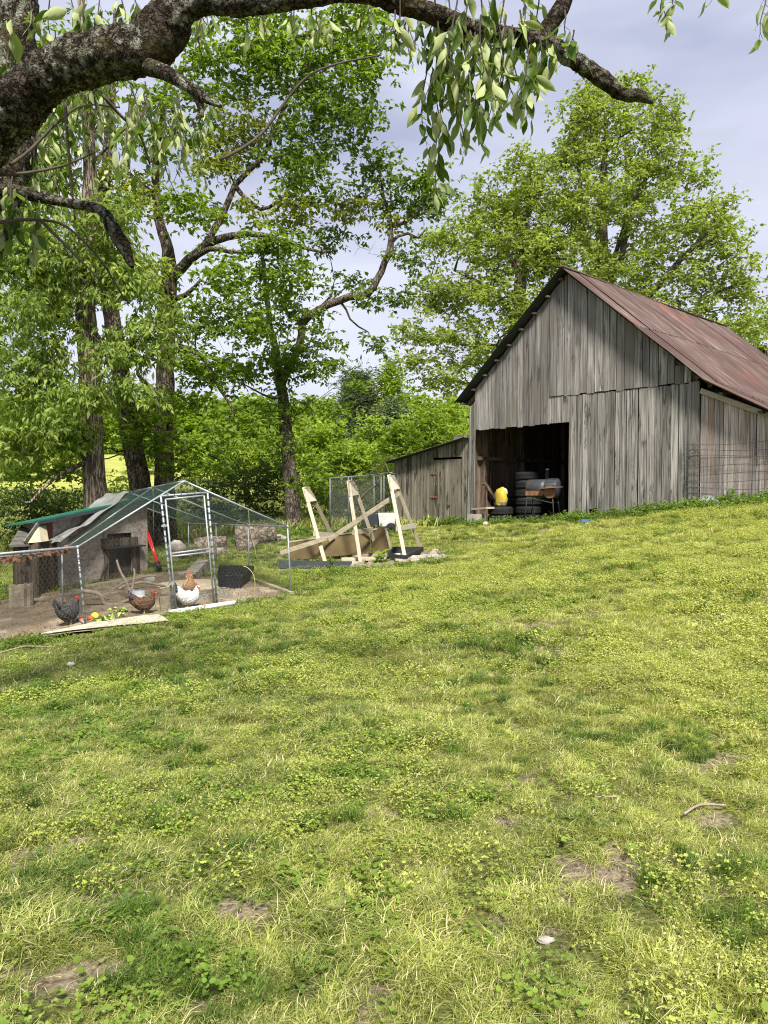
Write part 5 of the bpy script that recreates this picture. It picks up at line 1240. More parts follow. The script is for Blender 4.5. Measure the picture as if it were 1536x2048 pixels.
tree('slender_oak', 'slender oak with a forked crooked trunk and a knotted dead-tipped limb, left of the shed', M['bark_mid'],
     [(590, 1060, 22.5, .27), (582, 980, 22.5, .22), (575, 900, 22.5, .20), (568, 820, 22.5, .175), (562, 770, 22.5, .16), (550, 700, 22.6, .11), (538, 640, 22.8, .09), (530, 560, 23, .07), (520, 480, 23, .05)],
     [[(562, 765, 22.5, .14), (585, 720, 22.4, .12), (603, 670, 22.3, .115), (608, 640, 22.2, .11), (655, 610, 22.0, .11), (700, 594, 21.8, .11), (735, 588, 21.6, .11), (755, 558, 21.5, .10), (768, 525, 21.4, .095), (779, 500, 21.4, .11), (781, 470, 21.4, .07), (778, 430, 21.4, .06), (768, 400, 21.3, .05), (765, 370, 21.2, .035)],
      [(781, 455, 21.4, .05), (805, 445, 21.3, .05), (835, 430, 21.2, .03), (842, 400, 21.1, .02)], [(780, 482, 21.4, .05), (815, 468, 21.3, .04), (838, 475, 21.2, .03), (850, 460, 21.1, .02)],
      [(690, 600, 21.9, .04), (700, 640, 21.9, .03), (735, 665, 21.8, .02), (750, 690, 21.7, .012)], [(610, 650, 22.2, .05), (640, 615, 22.3, .04), (662, 590, 22.4, .03), (670, 560, 22.4, .015)],
      [(655, 608, 22, .035), (690, 575, 22.2, .02), (720, 550, 22.2, .012)], [(565, 800, 22.4, .05), (530, 790, 22, .03), (490, 770, 21.6, .02)]],
     [(530, 620, 80, 60, 22.4, 1, 0), (600, 700, 80, 40, 22, .8, 0), (650, 735, 55, 25, 21.7, .6, 0), (545, 740, 60, 40, 22, .8, 0), (610, 620, 40, 30, 22.2, .5, 0), (520, 830, 60, 40, 22, .8, 0), (600, 810, 50, 20, 22, .6, 0), (655, 820, 35, 20, 21.8, .4, 0), (715, 770, 28, 12, 21.8, .3, 0), (580, 900, 45, 25, 21.9, .6, 0), (610, 960, 45, 25, 21.9, .5, 0),
      (740, 600, 35, 25, 21.6, .5, 2), (790, 600, 22, 30, 21.4, .4, 2), (745, 695, 24, 18, 21.7, .3, 2), (690, 560, 40, 20, 22.2, .5, 2), (830, 395, 60, 50, 21.2, .9, 2), (760, 350, 60, 55, 21.2, .8, 2), (870, 380, 40, 45, 21.2, .7, 0), (700, 420, 60, 35, 21.6, .8, 1), (820, 520, 30, 40, 21.3, .5, 2), (660, 480, 50, 30, 22, .6, 2), (770, 450, 30, 16, 21.4, .4, 1), (480, 740, 50, 40, 21.6, .8, 0), (640, 670, 30, 20, 22, .4, 0)],
     [M['leaf_oak'], M['leaf_yellow'], M['leaf_deep']], 22, 9, .36, 7, 6, .15, .085, 24, .6, .3, 'tall trees on the left', bare=45, twig=.006, dens=1.55)
# the big pale oaks behind the barn
tree('barn_oak', 'tallest oak, pale spring green, spreading behind the barn roof', M['bark_mid'],
     [(1210, 960, 31, .50), (1210, 760, 31, .46), (1206, 620, 31, .38), (1203, 520, 31, .28), (1205, 420, 31, .20), (1208, 330, 31, .13), (1215, 240, 31, .07)],
     [[(1208, 600, 31, .18), (1240, 520, 30.5, .14), (1265, 420, 30.3, .10), (1320, 300, 30.2, .06)], [(1208, 560, 31, .18), (1165, 460, 31, .12), (1160, 360, 31, .08), (1145, 250, 31, .05)],
      [(1210, 700, 31, .2), (1290, 600, 30, .15), (1370, 510, 29.5, .1), (1440, 440, 29, .05)], [(1208, 640, 31, .14), (1150, 560, 30.5, .1), (1085, 480, 30, .06)], [(1210, 760, 31, .18), (1330, 680, 30, .13), (1430, 590, 29.5, .08), (1500, 560, 29, .04)], [(1210, 560, 31, .12), (1250, 440, 31.6, .08), (1250, 300, 32, .05)]],
     [(1250, 235, 75, 75, 31, 2.2, 0), (1150, 290, 70, 80, 31, 2.2, 0), (1330, 240, 45, 50, 30.5, 1.5, 0), (1310, 340, 60, 70, 30.5, 1.8, 0), (1210, 400, 100, 90, 30.5, 2.6, 0), (1110, 420, 80, 80, 30.5, 2.2, 0), (1330, 460, 80, 70, 30, 2.2, 0), (1160, 540, 90, 70, 30, 2.4, 0), (1290, 560, 100, 60, 30, 2.4, 0),
      (1425, 450, 55, 50, 29.5, 1.6, 0), (1400, 350, 30, 30, 29.5, 1, 0), (1440, 540, 70, 60, 29.5, 1.8, 0), (1495, 580, 50, 30, 29, 1.2, 0), (1400, 640, 90, 40, 29.5, 1.8, 0), (1500, 660, 50, 30, 29, 1.4, 0), (1245, 165, 25, 25, 31, .8, 0), (1180, 210, 40, 40, 31, 1.2, 0), (1090, 520, 60, 60, 30, 1.8, 0), (1300, 640, 80, 50, 30, 1.8, 0), (1440, 420, 40, 30, 29.5, 1, 0)],
     [M['leaf_barnoak']], 31, 7.5, .50, 12, 6, .165, .10, 31, .2, .25, 'pale oaks behind the barn', twig=.014, flat=.55, dens=1.02)
tree('side_oak', 'pale green oak with drooping left side standing behind the left slope of the barn roof', M['bark_mid'],
     [(1045, 900, 30, .36), (1042, 760, 30, .33), (1040, 640, 30, .28), (1042, 520, 30, .20), (1052, 420, 30, .13), (1060, 330, 30, .08)],
     [[(1040, 640, 30, .16), (980, 580, 29.5, .1), (910, 540, 29, .06)], [(1042, 700, 30, .15), (950, 690, 29, .09), (870, 680, 28.5, .05)], [(1042, 560, 30, .12), (1000, 470, 30, .09), (980, 390, 30, .05)], [(1042, 760, 30, .12), (960, 770, 29, .08), (890, 760, 28.5, .04)]],
     [(1050, 370, 70, 70, 30, 2, 0), (980, 420, 70, 60, 30, 1.9, 0), (930, 500, 70, 60, 29.5, 1.9, 0), (1020, 500, 80, 70, 29.6, 2.1, 0), (880, 580, 60, 45, 29, 1.6, 0), (960, 600, 80, 60, 29, 2, 0), (1040, 640, 70, 60, 29, 1.8, 0), (860, 660, 65, 35, 28.6, 1.5, 0), (950, 700, 80, 40, 28.8, 1.8, 0), (900, 760, 60, 25, 28.6, 1.4, 0), (830, 720, 40, 25, 28.4, 1, 0), (1010, 740, 50, 30, 29, 1.3, 0), (870, 480, 30, 30, 29, 1, 0)],
     [M['leaf_barnoak']], 30, 7.5, .48, 12, 6, .16, .10, 32, .25, .25, 'pale oaks behind the barn', twig=.013, flat=.55, dens=1.02)
tree('edge_tree', 'bright green tree at the far right edge behind the low end of the barn roof', M['bark_mid'],
     [(1530, 900, 34, .2), (1528, 780, 34, .16), (1530, 690, 34, .1)], [], [(1530, 690, 50, 55, 34, 1.6, 0), (1560, 740, 60, 60, 34, 1.6, 0), (1500, 740, 30, 30, 34, 1, 0), (1480, 690, 30, 25, 34, 1, 0), (1510, 640, 40, 30, 34, 1, 0)], [M['leaf_bright']], 34, 7.5, .5, 8, 6, .16, .10, 33, .2, .25)

# ---- shrubs and far trees
def shrub(name, label, px, top, base, Y, wpx, leafm, seed, group=None, cat='bush', llen=.10, lw=.06, n=1.0, shape=None, stems=5):
    random.seed(seed); r = np.random.default_rng(seed)
    b = onG(P(px, base, Y)); h = P(px, top, Y).z-b.z; w = wpx/F*Y/2
    root = thing(name, label, cat, b, 0, group); sk = Skel(); i0 = sk.path([b+Vector((0, 0, -.1)), b+Vector((0, 0, .12*h))], [.03*h**.6, .025*h**.6], -1, .3, False)
    cnt = int(max(18, 26*n*(w*h)**.72)); q = unit(r.normal(size=(cnt, 3)))*r.random((cnt, 1))**.36
    zc = .55*h; T = np.stack([b.x+q[:, 0]*w, b.y+q[:, 1]*w*.8, b.z+zc+q[:, 2]*h*.46], 1)
    if shape == 'cone': f = np.clip((T[:, 2]-b.z)/h, 0, 1); T[:, 0] = b.x+(T[:, 0]-b.x)*(1.25-1.15*f); T[:, 1] = b.y+(T[:, 1]-b.y)*(1.25-1.15*f)
    T[:, 2] += (fbm(T[:, 0]*1.3, T[:, 1]*1.3, seed)-.5)*h*.3
    if shape == 'cone': sk.path([b, b+Vector((0, 0, h*.95))], [.02*h, .01], 'near', .4, False)
    sk.reach(T, .4 if h < 4 else .7); sk.radii(.004+.0012*h)
    mb = sk.mesh(False); ob('stems', mb, M['bark_mid'], root, True)
    V, Fc, t = sprays(T, 9, 7, np.full(cnt, .16*h**.75+.1), llen, lw, .1 if shape != 'cone' else .0, .3, seed, .8)
    link('crown', mesh_np('crown', V, Fc, t), root, leafm); return root
HG = 'shrubs along the meadow edge'
sh = [('dark understorey shrub at the far left below the shaggy tree', 40, 965, 1060, 23, 170, 'leaf_shrub'), ('dark shrub between the far left edge and the shaggy trunk', 125, 965, 1045, 24, 130, 'leaf_shrub'),
      ('low bright shrub just right of the shaggy trunk', 236, 955, 1010, 24, 70, 'leaf_bright'), ('dark shrub behind the run ridge, left of the thin oak', 480, 915, 1065, 25, 150, 'leaf_shrub'),
      ('dense dark shrub touching the left side of the thin oak trunk', 540, 925, 1065, 25.5, 120, 'leaf_shrub'), ('brownish shrub filling the gap under the broad oak limbs', 415, 960, 1070, 25, 110, 'leaf_shrub'),
      ('green shrub just right of the thin oak trunk', 640, 930, 1060, 26, 110, 'leaf_oak'), ('dark green shrub behind the chain-link kennel', 715, 965, 1055, 25, 120, 'leaf_shrub'),
      ('leafy shrub behind the top of the right trestle', 770, 905, 1050, 27, 80, 'leaf_oak')]
for i, (lb, px, tp_, bs_, Y, w, lm) in enumerate(sh): shrub('shrub', lb, px, tp_, bs_, Y, w, M[lm], 60+i, HG)
br = [('bright green young tree right of the thin oak', 640, 840, 980, 38, 110), ('rounded bright green tree standing in front of the pine', 738, 842, 985, 40, 95), ('bright green tree just left of the shed roof', 805, 850, 985, 38, 80),
      ('bright green tree rising over the left end of the shed roof', 860, 805, 980, 42, 110), ('tall bright green tree between shed roof and barn eave', 900, 800, 960, 45, 90), ('low bright green tree seen through the trestle tops', 700, 880, 985, 34, 100),
      ('pale green tree behind the thin oak trunk', 560, 850, 985, 46, 110), ('pale green tree filling the meadow edge left of the thin oak', 470, 860, 985, 48, 120), ('bright bush row end seen between the dark trunks', 290, 850, 960, 55, 90), ('bright green tree behind the shaggy trunk', 130, 850, 960, 55, 140), ('bright green tree at the far left edge of the meadow', 30, 850, 970, 50, 110),
      ('pale bush between the dark trunks and the run ridge', 390, 875, 980, 50, 90)]
for i, (lb, px, tp_, bs_, Y, w) in enumerate(br): shrub('young_tree', lb, px, tp_, bs_, Y, w, M['leaf_bright'], 80+i, 'bright trees beyond the yard', 'tree', .20, .13)
shrub('pine_tree', 'dark grey-green pine standing in the gap between the oaks', 717, 738, 930, 62, 80, M['leaf_pine'], 101, None, 'pine', .42, .06, 1.3, 'cone')
shrub('larch_tree', 'slim pale yellow-green tree beside the dark pine', 783, 728, 930, 62, 62, M['leaf_bright'], 102, None, 'tree', .28, .12, 1.1, 'cone')
shrub('grey_tree', 'hazy grey-green tree just right of the dark pine, below the slim pale tree', 790, 800, 940, 58, 80, M['leaf_pine'], 103, None, 'tree', .28, .16)
# the far wood beyond the meadow: reads as one mass
def far_wood():
    r = np.random.default_rng(77); n = 1500
    th = r.uniform(-1.0, 1.0, n); d = r.uniform(95, 125, n); x = np.tan(th)*d*1.1; y = d; z = GZ(x, y)
    T = []
    for a, b_, c in zip(x, y, z):
        hh = r.uniform(4.5, 8.5); k = 7
        q = unit(r.normal(size=(k, 3)))*np.array([2.4, 2.4, hh*.5]); T.append(q+np.array([a, b_, c+hh*.5]))
    T = np.concatenate(T); V, Fc, t = sprays(T, 4, 5, np.full(len(T), 1.3), .9, .6, .1, .3, 5)
    o = link('far_wood', mesh_np('far_wood', V, Fc, t), None, M['leaf_oak']); tag(o, 'far green wood along the horizon beyond the hay meadow', 'wood', None, 'stuff')
far_wood()

# ================================================================== THE NEAR TREE AND ITS GREAT LIMB
NB_ = onG(P(-330, 1250, 5.2)); NT = thing('overhanging_tree', 'old lichen-covered tree at the left edge whose great limb arches over the yard', 'tree', NB_)
def near_limb(name, pts, seed=0, n=48, step=.018, disp=.03, mat='bark_near'):
    pv = [P(a, b_, y) for a, b_, y, r_ in pts]; o_, rr = smooth_path(pv, [q[3] for q in pts], step)
    # uneven thickness
    rr = [r_*.80*(1+.10*mnoise.noise(Vector((i*.035, seed, 0)))+.05*mnoise.noise(Vector((i*.11, seed, 4)))) for i, r_ in enumerate(rr)]
    mb = MB(); mb.tube(o_, rr, n); V = np.array(mb.v); out = []
    for i, v in enumerate(mb.v):
        q = Vector(v); ax = o_[min(i//n, len(o_)-1)]; rad = (q-ax); L_ = rad.length
        if L_ < 1e-6: out.append(v); continue
        d = rad/L_; s_ = min(1, L_/.10)
        h = mnoise.fractal(q*8, 1, 2, 3)*.55 + (1-abs(mnoise.noise(q*26))*2)*.42 + mnoise.noise(q*60)*.22
        out.append(tuple(q+d*h*disp*s_))
    mb.v = out; o = ob(name, mb, M[mat], NT, True); return o_, rr, o
near_limb('trunk', [(-330, 1400, 5.2, .34), (-260, 900, 5.2, .31), (-130, 620, 5.2, .27), (-30, 420, 5.2, .24), (18, 280, 5.25, .20), (30, 120, 5.3, .16), (38, 0, 5.3, .14), (45, -150, 5.3, .12)], 1, 56, .03)
LIMB, LR, _ = near_limb('great_limb', [(-120, 420, 4.6, .17), (-40, 290, 4.4, .165), (40, 205, 4.25, .155), (120, 140, 4.15, .150), (210, 112, 4.1, .150), (285, 100, 4.1, .155), (330, 62, 4.1, .125), (365, 18, 4.05, .085), (410, 2, 4.05, .072), (480, 8, 4.0, .072), (560, -2, 4.0, .066), (660, -18, 4.0, .060), (750, -12, 4.0, .062), (820, 12, 4.0, .060), (880, 35, 4.0, .058), (950, 60, 4.05, .056), (1020, 72, 4.1, .052), (1090, 82, 4.1, .056), (1120, 100, 4.1, .052), (1160, 128, 4.1, .048), (1205, 158, 4.1, .050), (1245, 188, 4.1, .042), (1280, 192, 4.1, .036), (1306, 206, 4.1, .008)], 2, 48, .015, .038)
near_limb('upper_limb', [(285, 90, 4.1, .13), (320, 40, 4.1, .115), (350, -20, 4.1, .10), (375, -120, 4.1, .09)], 3, 40)
near_limb('upper_limb', [(1075, 85, 4.1, .05), (1100, 50, 4.1, .055), (1125, 10, 4.1, .05), (1150, -60, 4.1, .045)], 6, 32, .018, .02)
near_limb('broken_stub', [(300, 135, 4.05, .055), (335, 148, 3.95, .045), (375, 172, 3.9, .036), (410, 196, 3.88, .030), (443, 213, 3.86, .010)], 4, 28, .012, .014)
near_limb('broken_stub', [(385, 180, 3.9, .022), (398, 202, 3.9, .028), (404, 234, 3.9, .012)], 7, 20, .012, .010)
near_limb('dead_limb', [(-10, 380, 5.0, .06), (70, 390, 4.9, .05), (130, 405, 4.8, .035), (200, 420, 4.7, .036), (225, 455, 4.7, .055), (248, 495, 4.7, .050), (265, 535, 4.7, .015)], 5, 24, .02, .02)
# leaves
def leaf_mesh(name, seed, k=5):
    """one drooping pointed leaf, folded on its midrib, curling at the tip; length 1 along -z"""
    r = random.Random(seed); mb = MB(); curl = r.uniform(-.1, .5); fold = r.uniform(.1, .7); prof = [0, .30, .44, .40, .24, 0]
    V = []; Fc = []
    for i, w in enumerate(prof):
        u = i/(len(prof)-1); z = -u; y = curl*u*u+.045*math.sin(7*u+seed); V += [(-w*.42, y+fold*w*.5, z), (0, y, z), (w*.42, y+fold*w*.5, z)]
    for i in range(len(prof)-1):
        a = i*3; Fc += [(a, a+1, a+4, a+3), (a+1, a+2, a+5, a+4)]
    me = bpy.data.meshes.new(name); me.from_pydata(V, [], Fc); me.polygons.foreach_set('use_smooth', [True]*len(Fc)); me.update(); at = me.attributes.new('tone', 'FLOAT', 'POINT')
    for d in at.data: d.value = r.random()
    me.materials.append(M['leaf_near']); return me
LM = [leaf_mesh('leaf', i) for i in range(9)]
NEAR = []            # (position, rotation matrix, scale)
TW = MB()
def string(px, py0, py1, Y, dx=0, lf=.10, seed=0, dens=1.0):
    r = random.Random(seed); a = P(px, py0, Y); b_ = P(px+dx, py1, Y+r.uniform(-.1, .1)); n = max(3, int((a-b_).length/.05)); pts = []
    ph = r.uniform(0, 6); sw = min(1.0, (a-b_).length/.5)
    for i in range(n+1):
        u = i/n; q = a.lerp(b_, u); q += Vector((math.sin(u*3.2+ph)*.075*u*sw, math.cos(u*3+ph)*.06*u*sw, 0)); pts.append(q)
    TW.tube(pts, [.004*(1-.7*i/n)+.0008 for i in range(n+1)], 4)
    for i in range(1, n+1):
        for _ in range(2 if r.random() < .50*dens else 1):
            if r.random() > .95: continue
            q = pts[i]; az = r.uniform(0, 2*math.pi); tilt = abs(r.gauss(.32, .36)); sc = lf*r.choice([.55, .75, .9, 1.0, 1.1, 1.3])
            if i > n-2: sc *= .7
            st = Vector((math.cos(az), math.sin(az), -.9)).normalized()*.035; TW.tube([q, q+st], [.0015, .001], 3, False)
            R_ = Matrix.Rotation(az, 3, 'Z') @ Matrix.Rotation(tilt, 3, 'X') @ Matrix.Rotation(r.uniform(-.55, .55), 3, 'Y') @ Matrix.Rotation(r.uniform(0, 6.28), 3, 'Z')
            NEAR.append((q+st, R_, sc))
S_ = [(862, 60, 300, 0), (875, 40, 245, -8), (888, 80, 300, -6), (900, 60, 420, -14), (905, 100, 330, 0), (920, 40, 250, 6), (935, 70, 290, 4), (950, 60, 300, 8), (962, 30, 240, 10), (975, 70, 270, 4), (988, 40, 255, 8), (1000, 60, 265, 0), (1012, 30, 240, 12), (1025, 50, 262, 4), (1040, 20, 225, 8), (1050, 70, 240, 2),
      (1062, 30, 195, 6), (1075, 50, 215, 2), (1088, 60, 175, 4), (1100, 20, 120, 8), (895, -20, 120, 0), (940, -30, 130, 5), (990, -30, 140, -5), (1040, -40, 120, 0), (1080, -20, 110, 0), (960, -20, 160, 0), (1010, -20, 170, 0), (915, 0, 200, -6), (870, 0, 120, -10), (840, 0, 90, -8), (815, 0, 80, 0), (1110, 60, 150, 6), (1130, 20, 70, 6),
      (1148, 60, 110, 0), (790, 20, 70, -4), (1325, -40, 30, 4), (1345, -30, 10, 3), (1530, -20, 60, 4), (1160, 110, 150, 0), (1420, -40, -8, 0), (800, 0, 100, -12)]
for i, (px, y0, y1, dx) in enumerate(S_): string(px, y0, y1-(26 if y1 > 100 else 0), 3.75+.5*random.random(), dx, .118, 100+i, 1.6)
# hanging sprays on the left, farther back
r_ = random.Random(9)
L2 = [(20, 20, 110), (60, -10, 60), (100, -10, 90), (140, -20, 80), (170, -20, 100), (15, 110, 160), (200, -10, 60), (110, 60, 110), (240, -20, 50), (265, -20, 40)]
for i, (px, a, b_) in enumerate(L2): string(px, a, b_, 4.6, 4, .14, 300+i)
for i in range(40):
    px = r_.uniform(70, 430); top = 170+abs(px-230)*.15+r_.uniform(-20, 60); string(px, top, top+r_.uniform(20, 190), r_.uniform(4.6, 6.2), r_.uniform(-40, 40), .10, 400+i, .9)
for i in range(24):
    px = r_.uniform(300, 830); top = r_.uniform(10, 50); string(px, top, top+r_.uniform(20, 90), r_.uniform(4.2, 5.2), r_.uniform(-10, 10), .105, 500+i, .7)
for i in range(10):
    px = r_.uniform(0, 90); top = r_.uniform(340, 430); string(px, top, top+r_.uniform(30, 120), 4.8, r_.uniform(-8, 8), .12, 600+i)
mbt = TW; ob('leaf_twigs', mbt, M['twig'], NT)['kind'] = 'stuff'
# thin arching twigs across the left
for i, pts in enumerate([[(20, 330), (60, 300), (120, 240), (170, 210), (240, 215)], [(0, 350), (60, 345), (130, 330), (200, 300)], [(130, 205), (135, 280), (142, 360), (150, 440)], [(205, 190), (240, 230), (280, 270), (300, 330)], [(0, 445), (60, 440), (130, 452), (200, 520), (250, 600)], [(80, 440), (140, 500), (200, 560)], [(440, 320), (520, 270), (620, 150), (760, 110)]]):
    pv = [P(a, b_, 4.6+.1*j) for j, (a, b_) in enumerate(pts)]; o_, rr = smooth_path(pv, [.012*(1-.7*j/len(pv)) for j in range(len(pv))], .04); mb = MB(); mb.tube(o_, rr, 5); ob('side_twig', mb, M['twig'], NT, True)
# the largest leaves are parts, the rest one mass
NEAR.sort(key=lambda q: -q[2]/(q[0].y)); base_inv = parent_world(NT).inverted()
order = [q for q in NEAR if 800 < (q[0].x/q[0].y*F+768) < 1180] + [q for q in NEAR if not 800 < (q[0].x/q[0].y*F+768) < 1180]
for i, (q, Rm, sc) in enumerate(order[:298]):
    o = bpy.data.objects.new('leaf', LM[i % 9]); COL.objects.link(o); o.parent = NT; o.matrix_parent_inverse = base_inv; o.location = q; o.rotation_euler = Rm.to_euler(); o.scale = (sc, sc, sc)
Vs, Fs, Ts, nn = [], [], [], 0
lv = [(np.array([v.co[:] for v in m.vertices]), np.array([p.vertices[:] for p in m.polygons])) for m in LM]
for i, (q, Rm, sc) in enumerate(order[298:]):
    v, f = lv[i % 9]; V = v @ np.array(Rm).T*sc+np.array(q); Vs.append(V); Fs.append(f+nn); nn += len(V); Ts.append(np.full(len(V), random.random()))
o = link('foliage', mesh_np('foliage', np.concatenate(Vs), np.concatenate(Fs), np.concatenate(Ts), True), NT, M['leaf_near']); o['kind'] = 'stuff'
print('near leaves', len(NEAR))

# ================================================================== GRASS, CLOVER, WEEDS
SRC = bpy.data.collections.new('grass_sources')
def blades(n, rad, h, w, lean, seed, k=2, straw=.06):
    r = np.random.default_rng(seed); a = r.random(n)*2*np.pi; rr = np.sqrt(r.random(n))*rad; b0 = np.stack([np.cos(a)*rr, np.sin(a)*rr, np.zeros(n)-.008], 1)
    H = h*(.5+.8*r.random(n)); az = r.random(n)*2*np.pi; ln = lean*(.4+r.random(n)); d = np.stack([np.cos(az), np.sin(az), np.zeros(n)], 1); sd = np.stack([-np.sin(az+.5), np.cos(az+.5), np.zeros(n)], 1)*w*.5
    up = np.array([0, 0, 1.]); m = b0+up*(H*.55)[:, None]+d*(H*ln*.35)[:, None]; t = b0+up*(H*(1-.35*np.minimum(ln, 1.6)))[:, None]+d*(H*ln*1.0)[:, None]
    V = np.stack([b0-sd, b0+sd, m-sd*.8, m+sd*.8, t], 1).reshape(-1, 3); i = np.arange(n)[:, None]*5
    Fc = np.concatenate([i+np.array([[0, 1, 3]]), i+np.array([[0, 3, 2]]), i+np.array([[2, 3, 4]])]); tone = r.random(n)*.9; tone[r.random(n) < straw] = .97
    return V, Fc, np.repeat(tone, 5)
def round_arrays(c, d, nr, sz, r):
    d = unit(d); sd = unit(np.cross(d, nr)); up = np.cross(sd, d); sz = sz[:, None]
    sh = [(0, 0), (.30, .42), (.72, .46), (1.0, .14), (1.0, -.14), (.72, -.46), (.30, -.42)]
    V = np.stack([c+d*sz*a+sd*sz*b_+up*sz*abs(b_)*.35 for a, b_ in sh], 1).reshape(-1, 3); i = np.arange(len(c))[:, None]*7
    return V, np.concatenate([i+np.array([[0, j, j+1]]) for j in range(1, 6)]), np.repeat(r.random(len(c)), 7)
def broad(n, rad, size, seed, hgt=.02, lobes=3):
    r = np.random.default_rng(seed); a = r.random(n)*2*np.pi; rr = np.sqrt(r.random(n))*rad; c = np.stack([np.cos(a)*rr, np.sin(a)*rr, hgt*(.4+r.random(n))], 1); Vs = []; Fs = []; T = []
    for j in range(lobes):
        az = r.random(n)*.5+2*np.pi*j/lobes; d = np.stack([np.cos(az), np.sin(az), r.normal(size=n)*.3], 1); nr = r.normal(size=(n, 3))*.35+np.array([0, 0, 1])
        V, Fc, t = round_arrays(c, d, nr, size*(.6+.7*r.random(n)), r); Fs.append(Fc+len(Vs)*n*7); Vs.append(V); T.append(t*.88)
    return np.concatenate(Vs), np.concatenate(Fs), np.concatenate(T)
def source(nm, arr, mat):
    me = mesh_np(nm, arr[0], arr[1], arr[2]); me.materials.append(mat); o = bpy.data.objects.new(nm, me); return o
def scatter(name, srcs, pts, rot, scl, label, cat):
    col = bpy.data.collections.new(name+'_src')
    for i, o in enumerate(srcs): o.name = '%s_%02d' % (name, i); col.objects.link(o)
    me = bpy.data.meshes.new(name); me.vertices.add(len(pts)); me.vertices.foreach_set('co', pts.astype(np.float32).ravel())
    for nm, ty, data, key in (('rot', 'FLOAT_VECTOR', rot, 'vector'), ('scl', 'FLOAT', scl, 'value'), ('idx', 'INT', np.random.default_rng(3).integers(0, len(srcs), len(pts)), 'value')):
        a = me.attributes.new(nm, ty, 'POINT'); a.data.foreach_set(key, np.asarray(data, np.int32 if ty == 'INT' else np.float32).ravel())
    o = bpy.data.objects.new(name, me); COL.objects.link(o); g = bpy.data.node_groups.new(name, 'GeometryNodeTree')
    g.interface.new_socket('Geometry', in_out='INPUT', socket_type='NodeSocketGeometry'); g.interface.new_socket('Geometry', in_out='OUTPUT', socket_type='NodeSocketGeometry')
    gi = g.nodes.new('NodeGroupInput'); go = g.nodes.new('NodeGroupOutput'); ip = g.nodes.new('GeometryNodeInstanceOnPoints'); ci = g.nodes.new('GeometryNodeCollectionInfo')
    ci.inputs['Collection'].default_value = col; ci.inputs['Separate Children'].default_value = True; ci.inputs['Reset Children'].default_value = True; ip.inputs['Pick Instance'].default_value = True
    def at(nm, ty): n = g.nodes.new('GeometryNodeInputNamedAttribute'); n.data_type = ty; n.inputs['Name'].default_value = nm; return n.outputs[0]
    g.links.new(gi.outputs[0], ip.inputs['Points']); g.links.new(ci.outputs[0], ip.inputs['Instance']); g.links.new(at('idx', 'INT'), ip.inputs['Instance Index']); g.links.new(at('rot', 'FLOAT_VECTOR'), ip.inputs['Rotation']); g.links.new(at('scl', 'FLOAT'), ip.inputs['Scale']); g.links.new(ip.outputs[0], go.inputs[0])
    m = o.modifiers.new('scatter', 'NODES'); m.node_group = g; tag(o, label, cat, None, 'stuff'); return o
def wedge(n, y0, y1, seed, power=1.0, xm=.60):
    r = np.random.default_rng(seed); y = np.sqrt(y0**2+(y1**2-y0**2)*r.random(n)) if power == 1 else y0+(y1-y0)*r.random(n)**power
    x = (r.random(n)*2-1)*(xm*y+.25); return x, y
# places where no lawn grows
slab = [tuple(gpt(a, b_)[:2]) for a, b_ in ((72, 1284), (338, 1254), (318, 1240), (190, 1256))]
deckp = [tuple(P(a, b_, c)[:2]) for a, b_, c in ((690, 1130, 14.9), (880, 1128, 14.9), (880, 1110, 16.3), (690, 1118, 16.2))]
def keep_lawn(x, y):
    jit = (fbm(x*1.4, y*1.4, 3)-.5)*.7; k = ~in_poly(x+jit, y+jit*.6, SOIL) & ~in_poly(x, y, slab) & ~in_poly(x, y, deckp)
    s = (x-B0.x)*BS.x+(y-B0.y)*BS.y; t = (x-B0.x)*BT.x+(y-B0.y)*BT.y
    return k & ~((s > -3.4) & (t > -.02) & (t < 9.5))
def place(x, y, seed, smin, smax, tilt=.12):
    r = np.random.default_rng(seed); n = len(x); return np.stack([x, y, GZ(x, y)-.004], 1), np.stack([r.normal(size=n)*tilt, r.normal(size=n)*tilt, r.random(n)*6.283], 1), smin+(smax-smin)*r.random(n)
def bare_mask(x, y, lo=.57, hi=.68):
    n = fbm(x*1.5+7, y*1.5+3, 41, 4); return np.clip((n-lo)/(hi-lo), 0, 1)
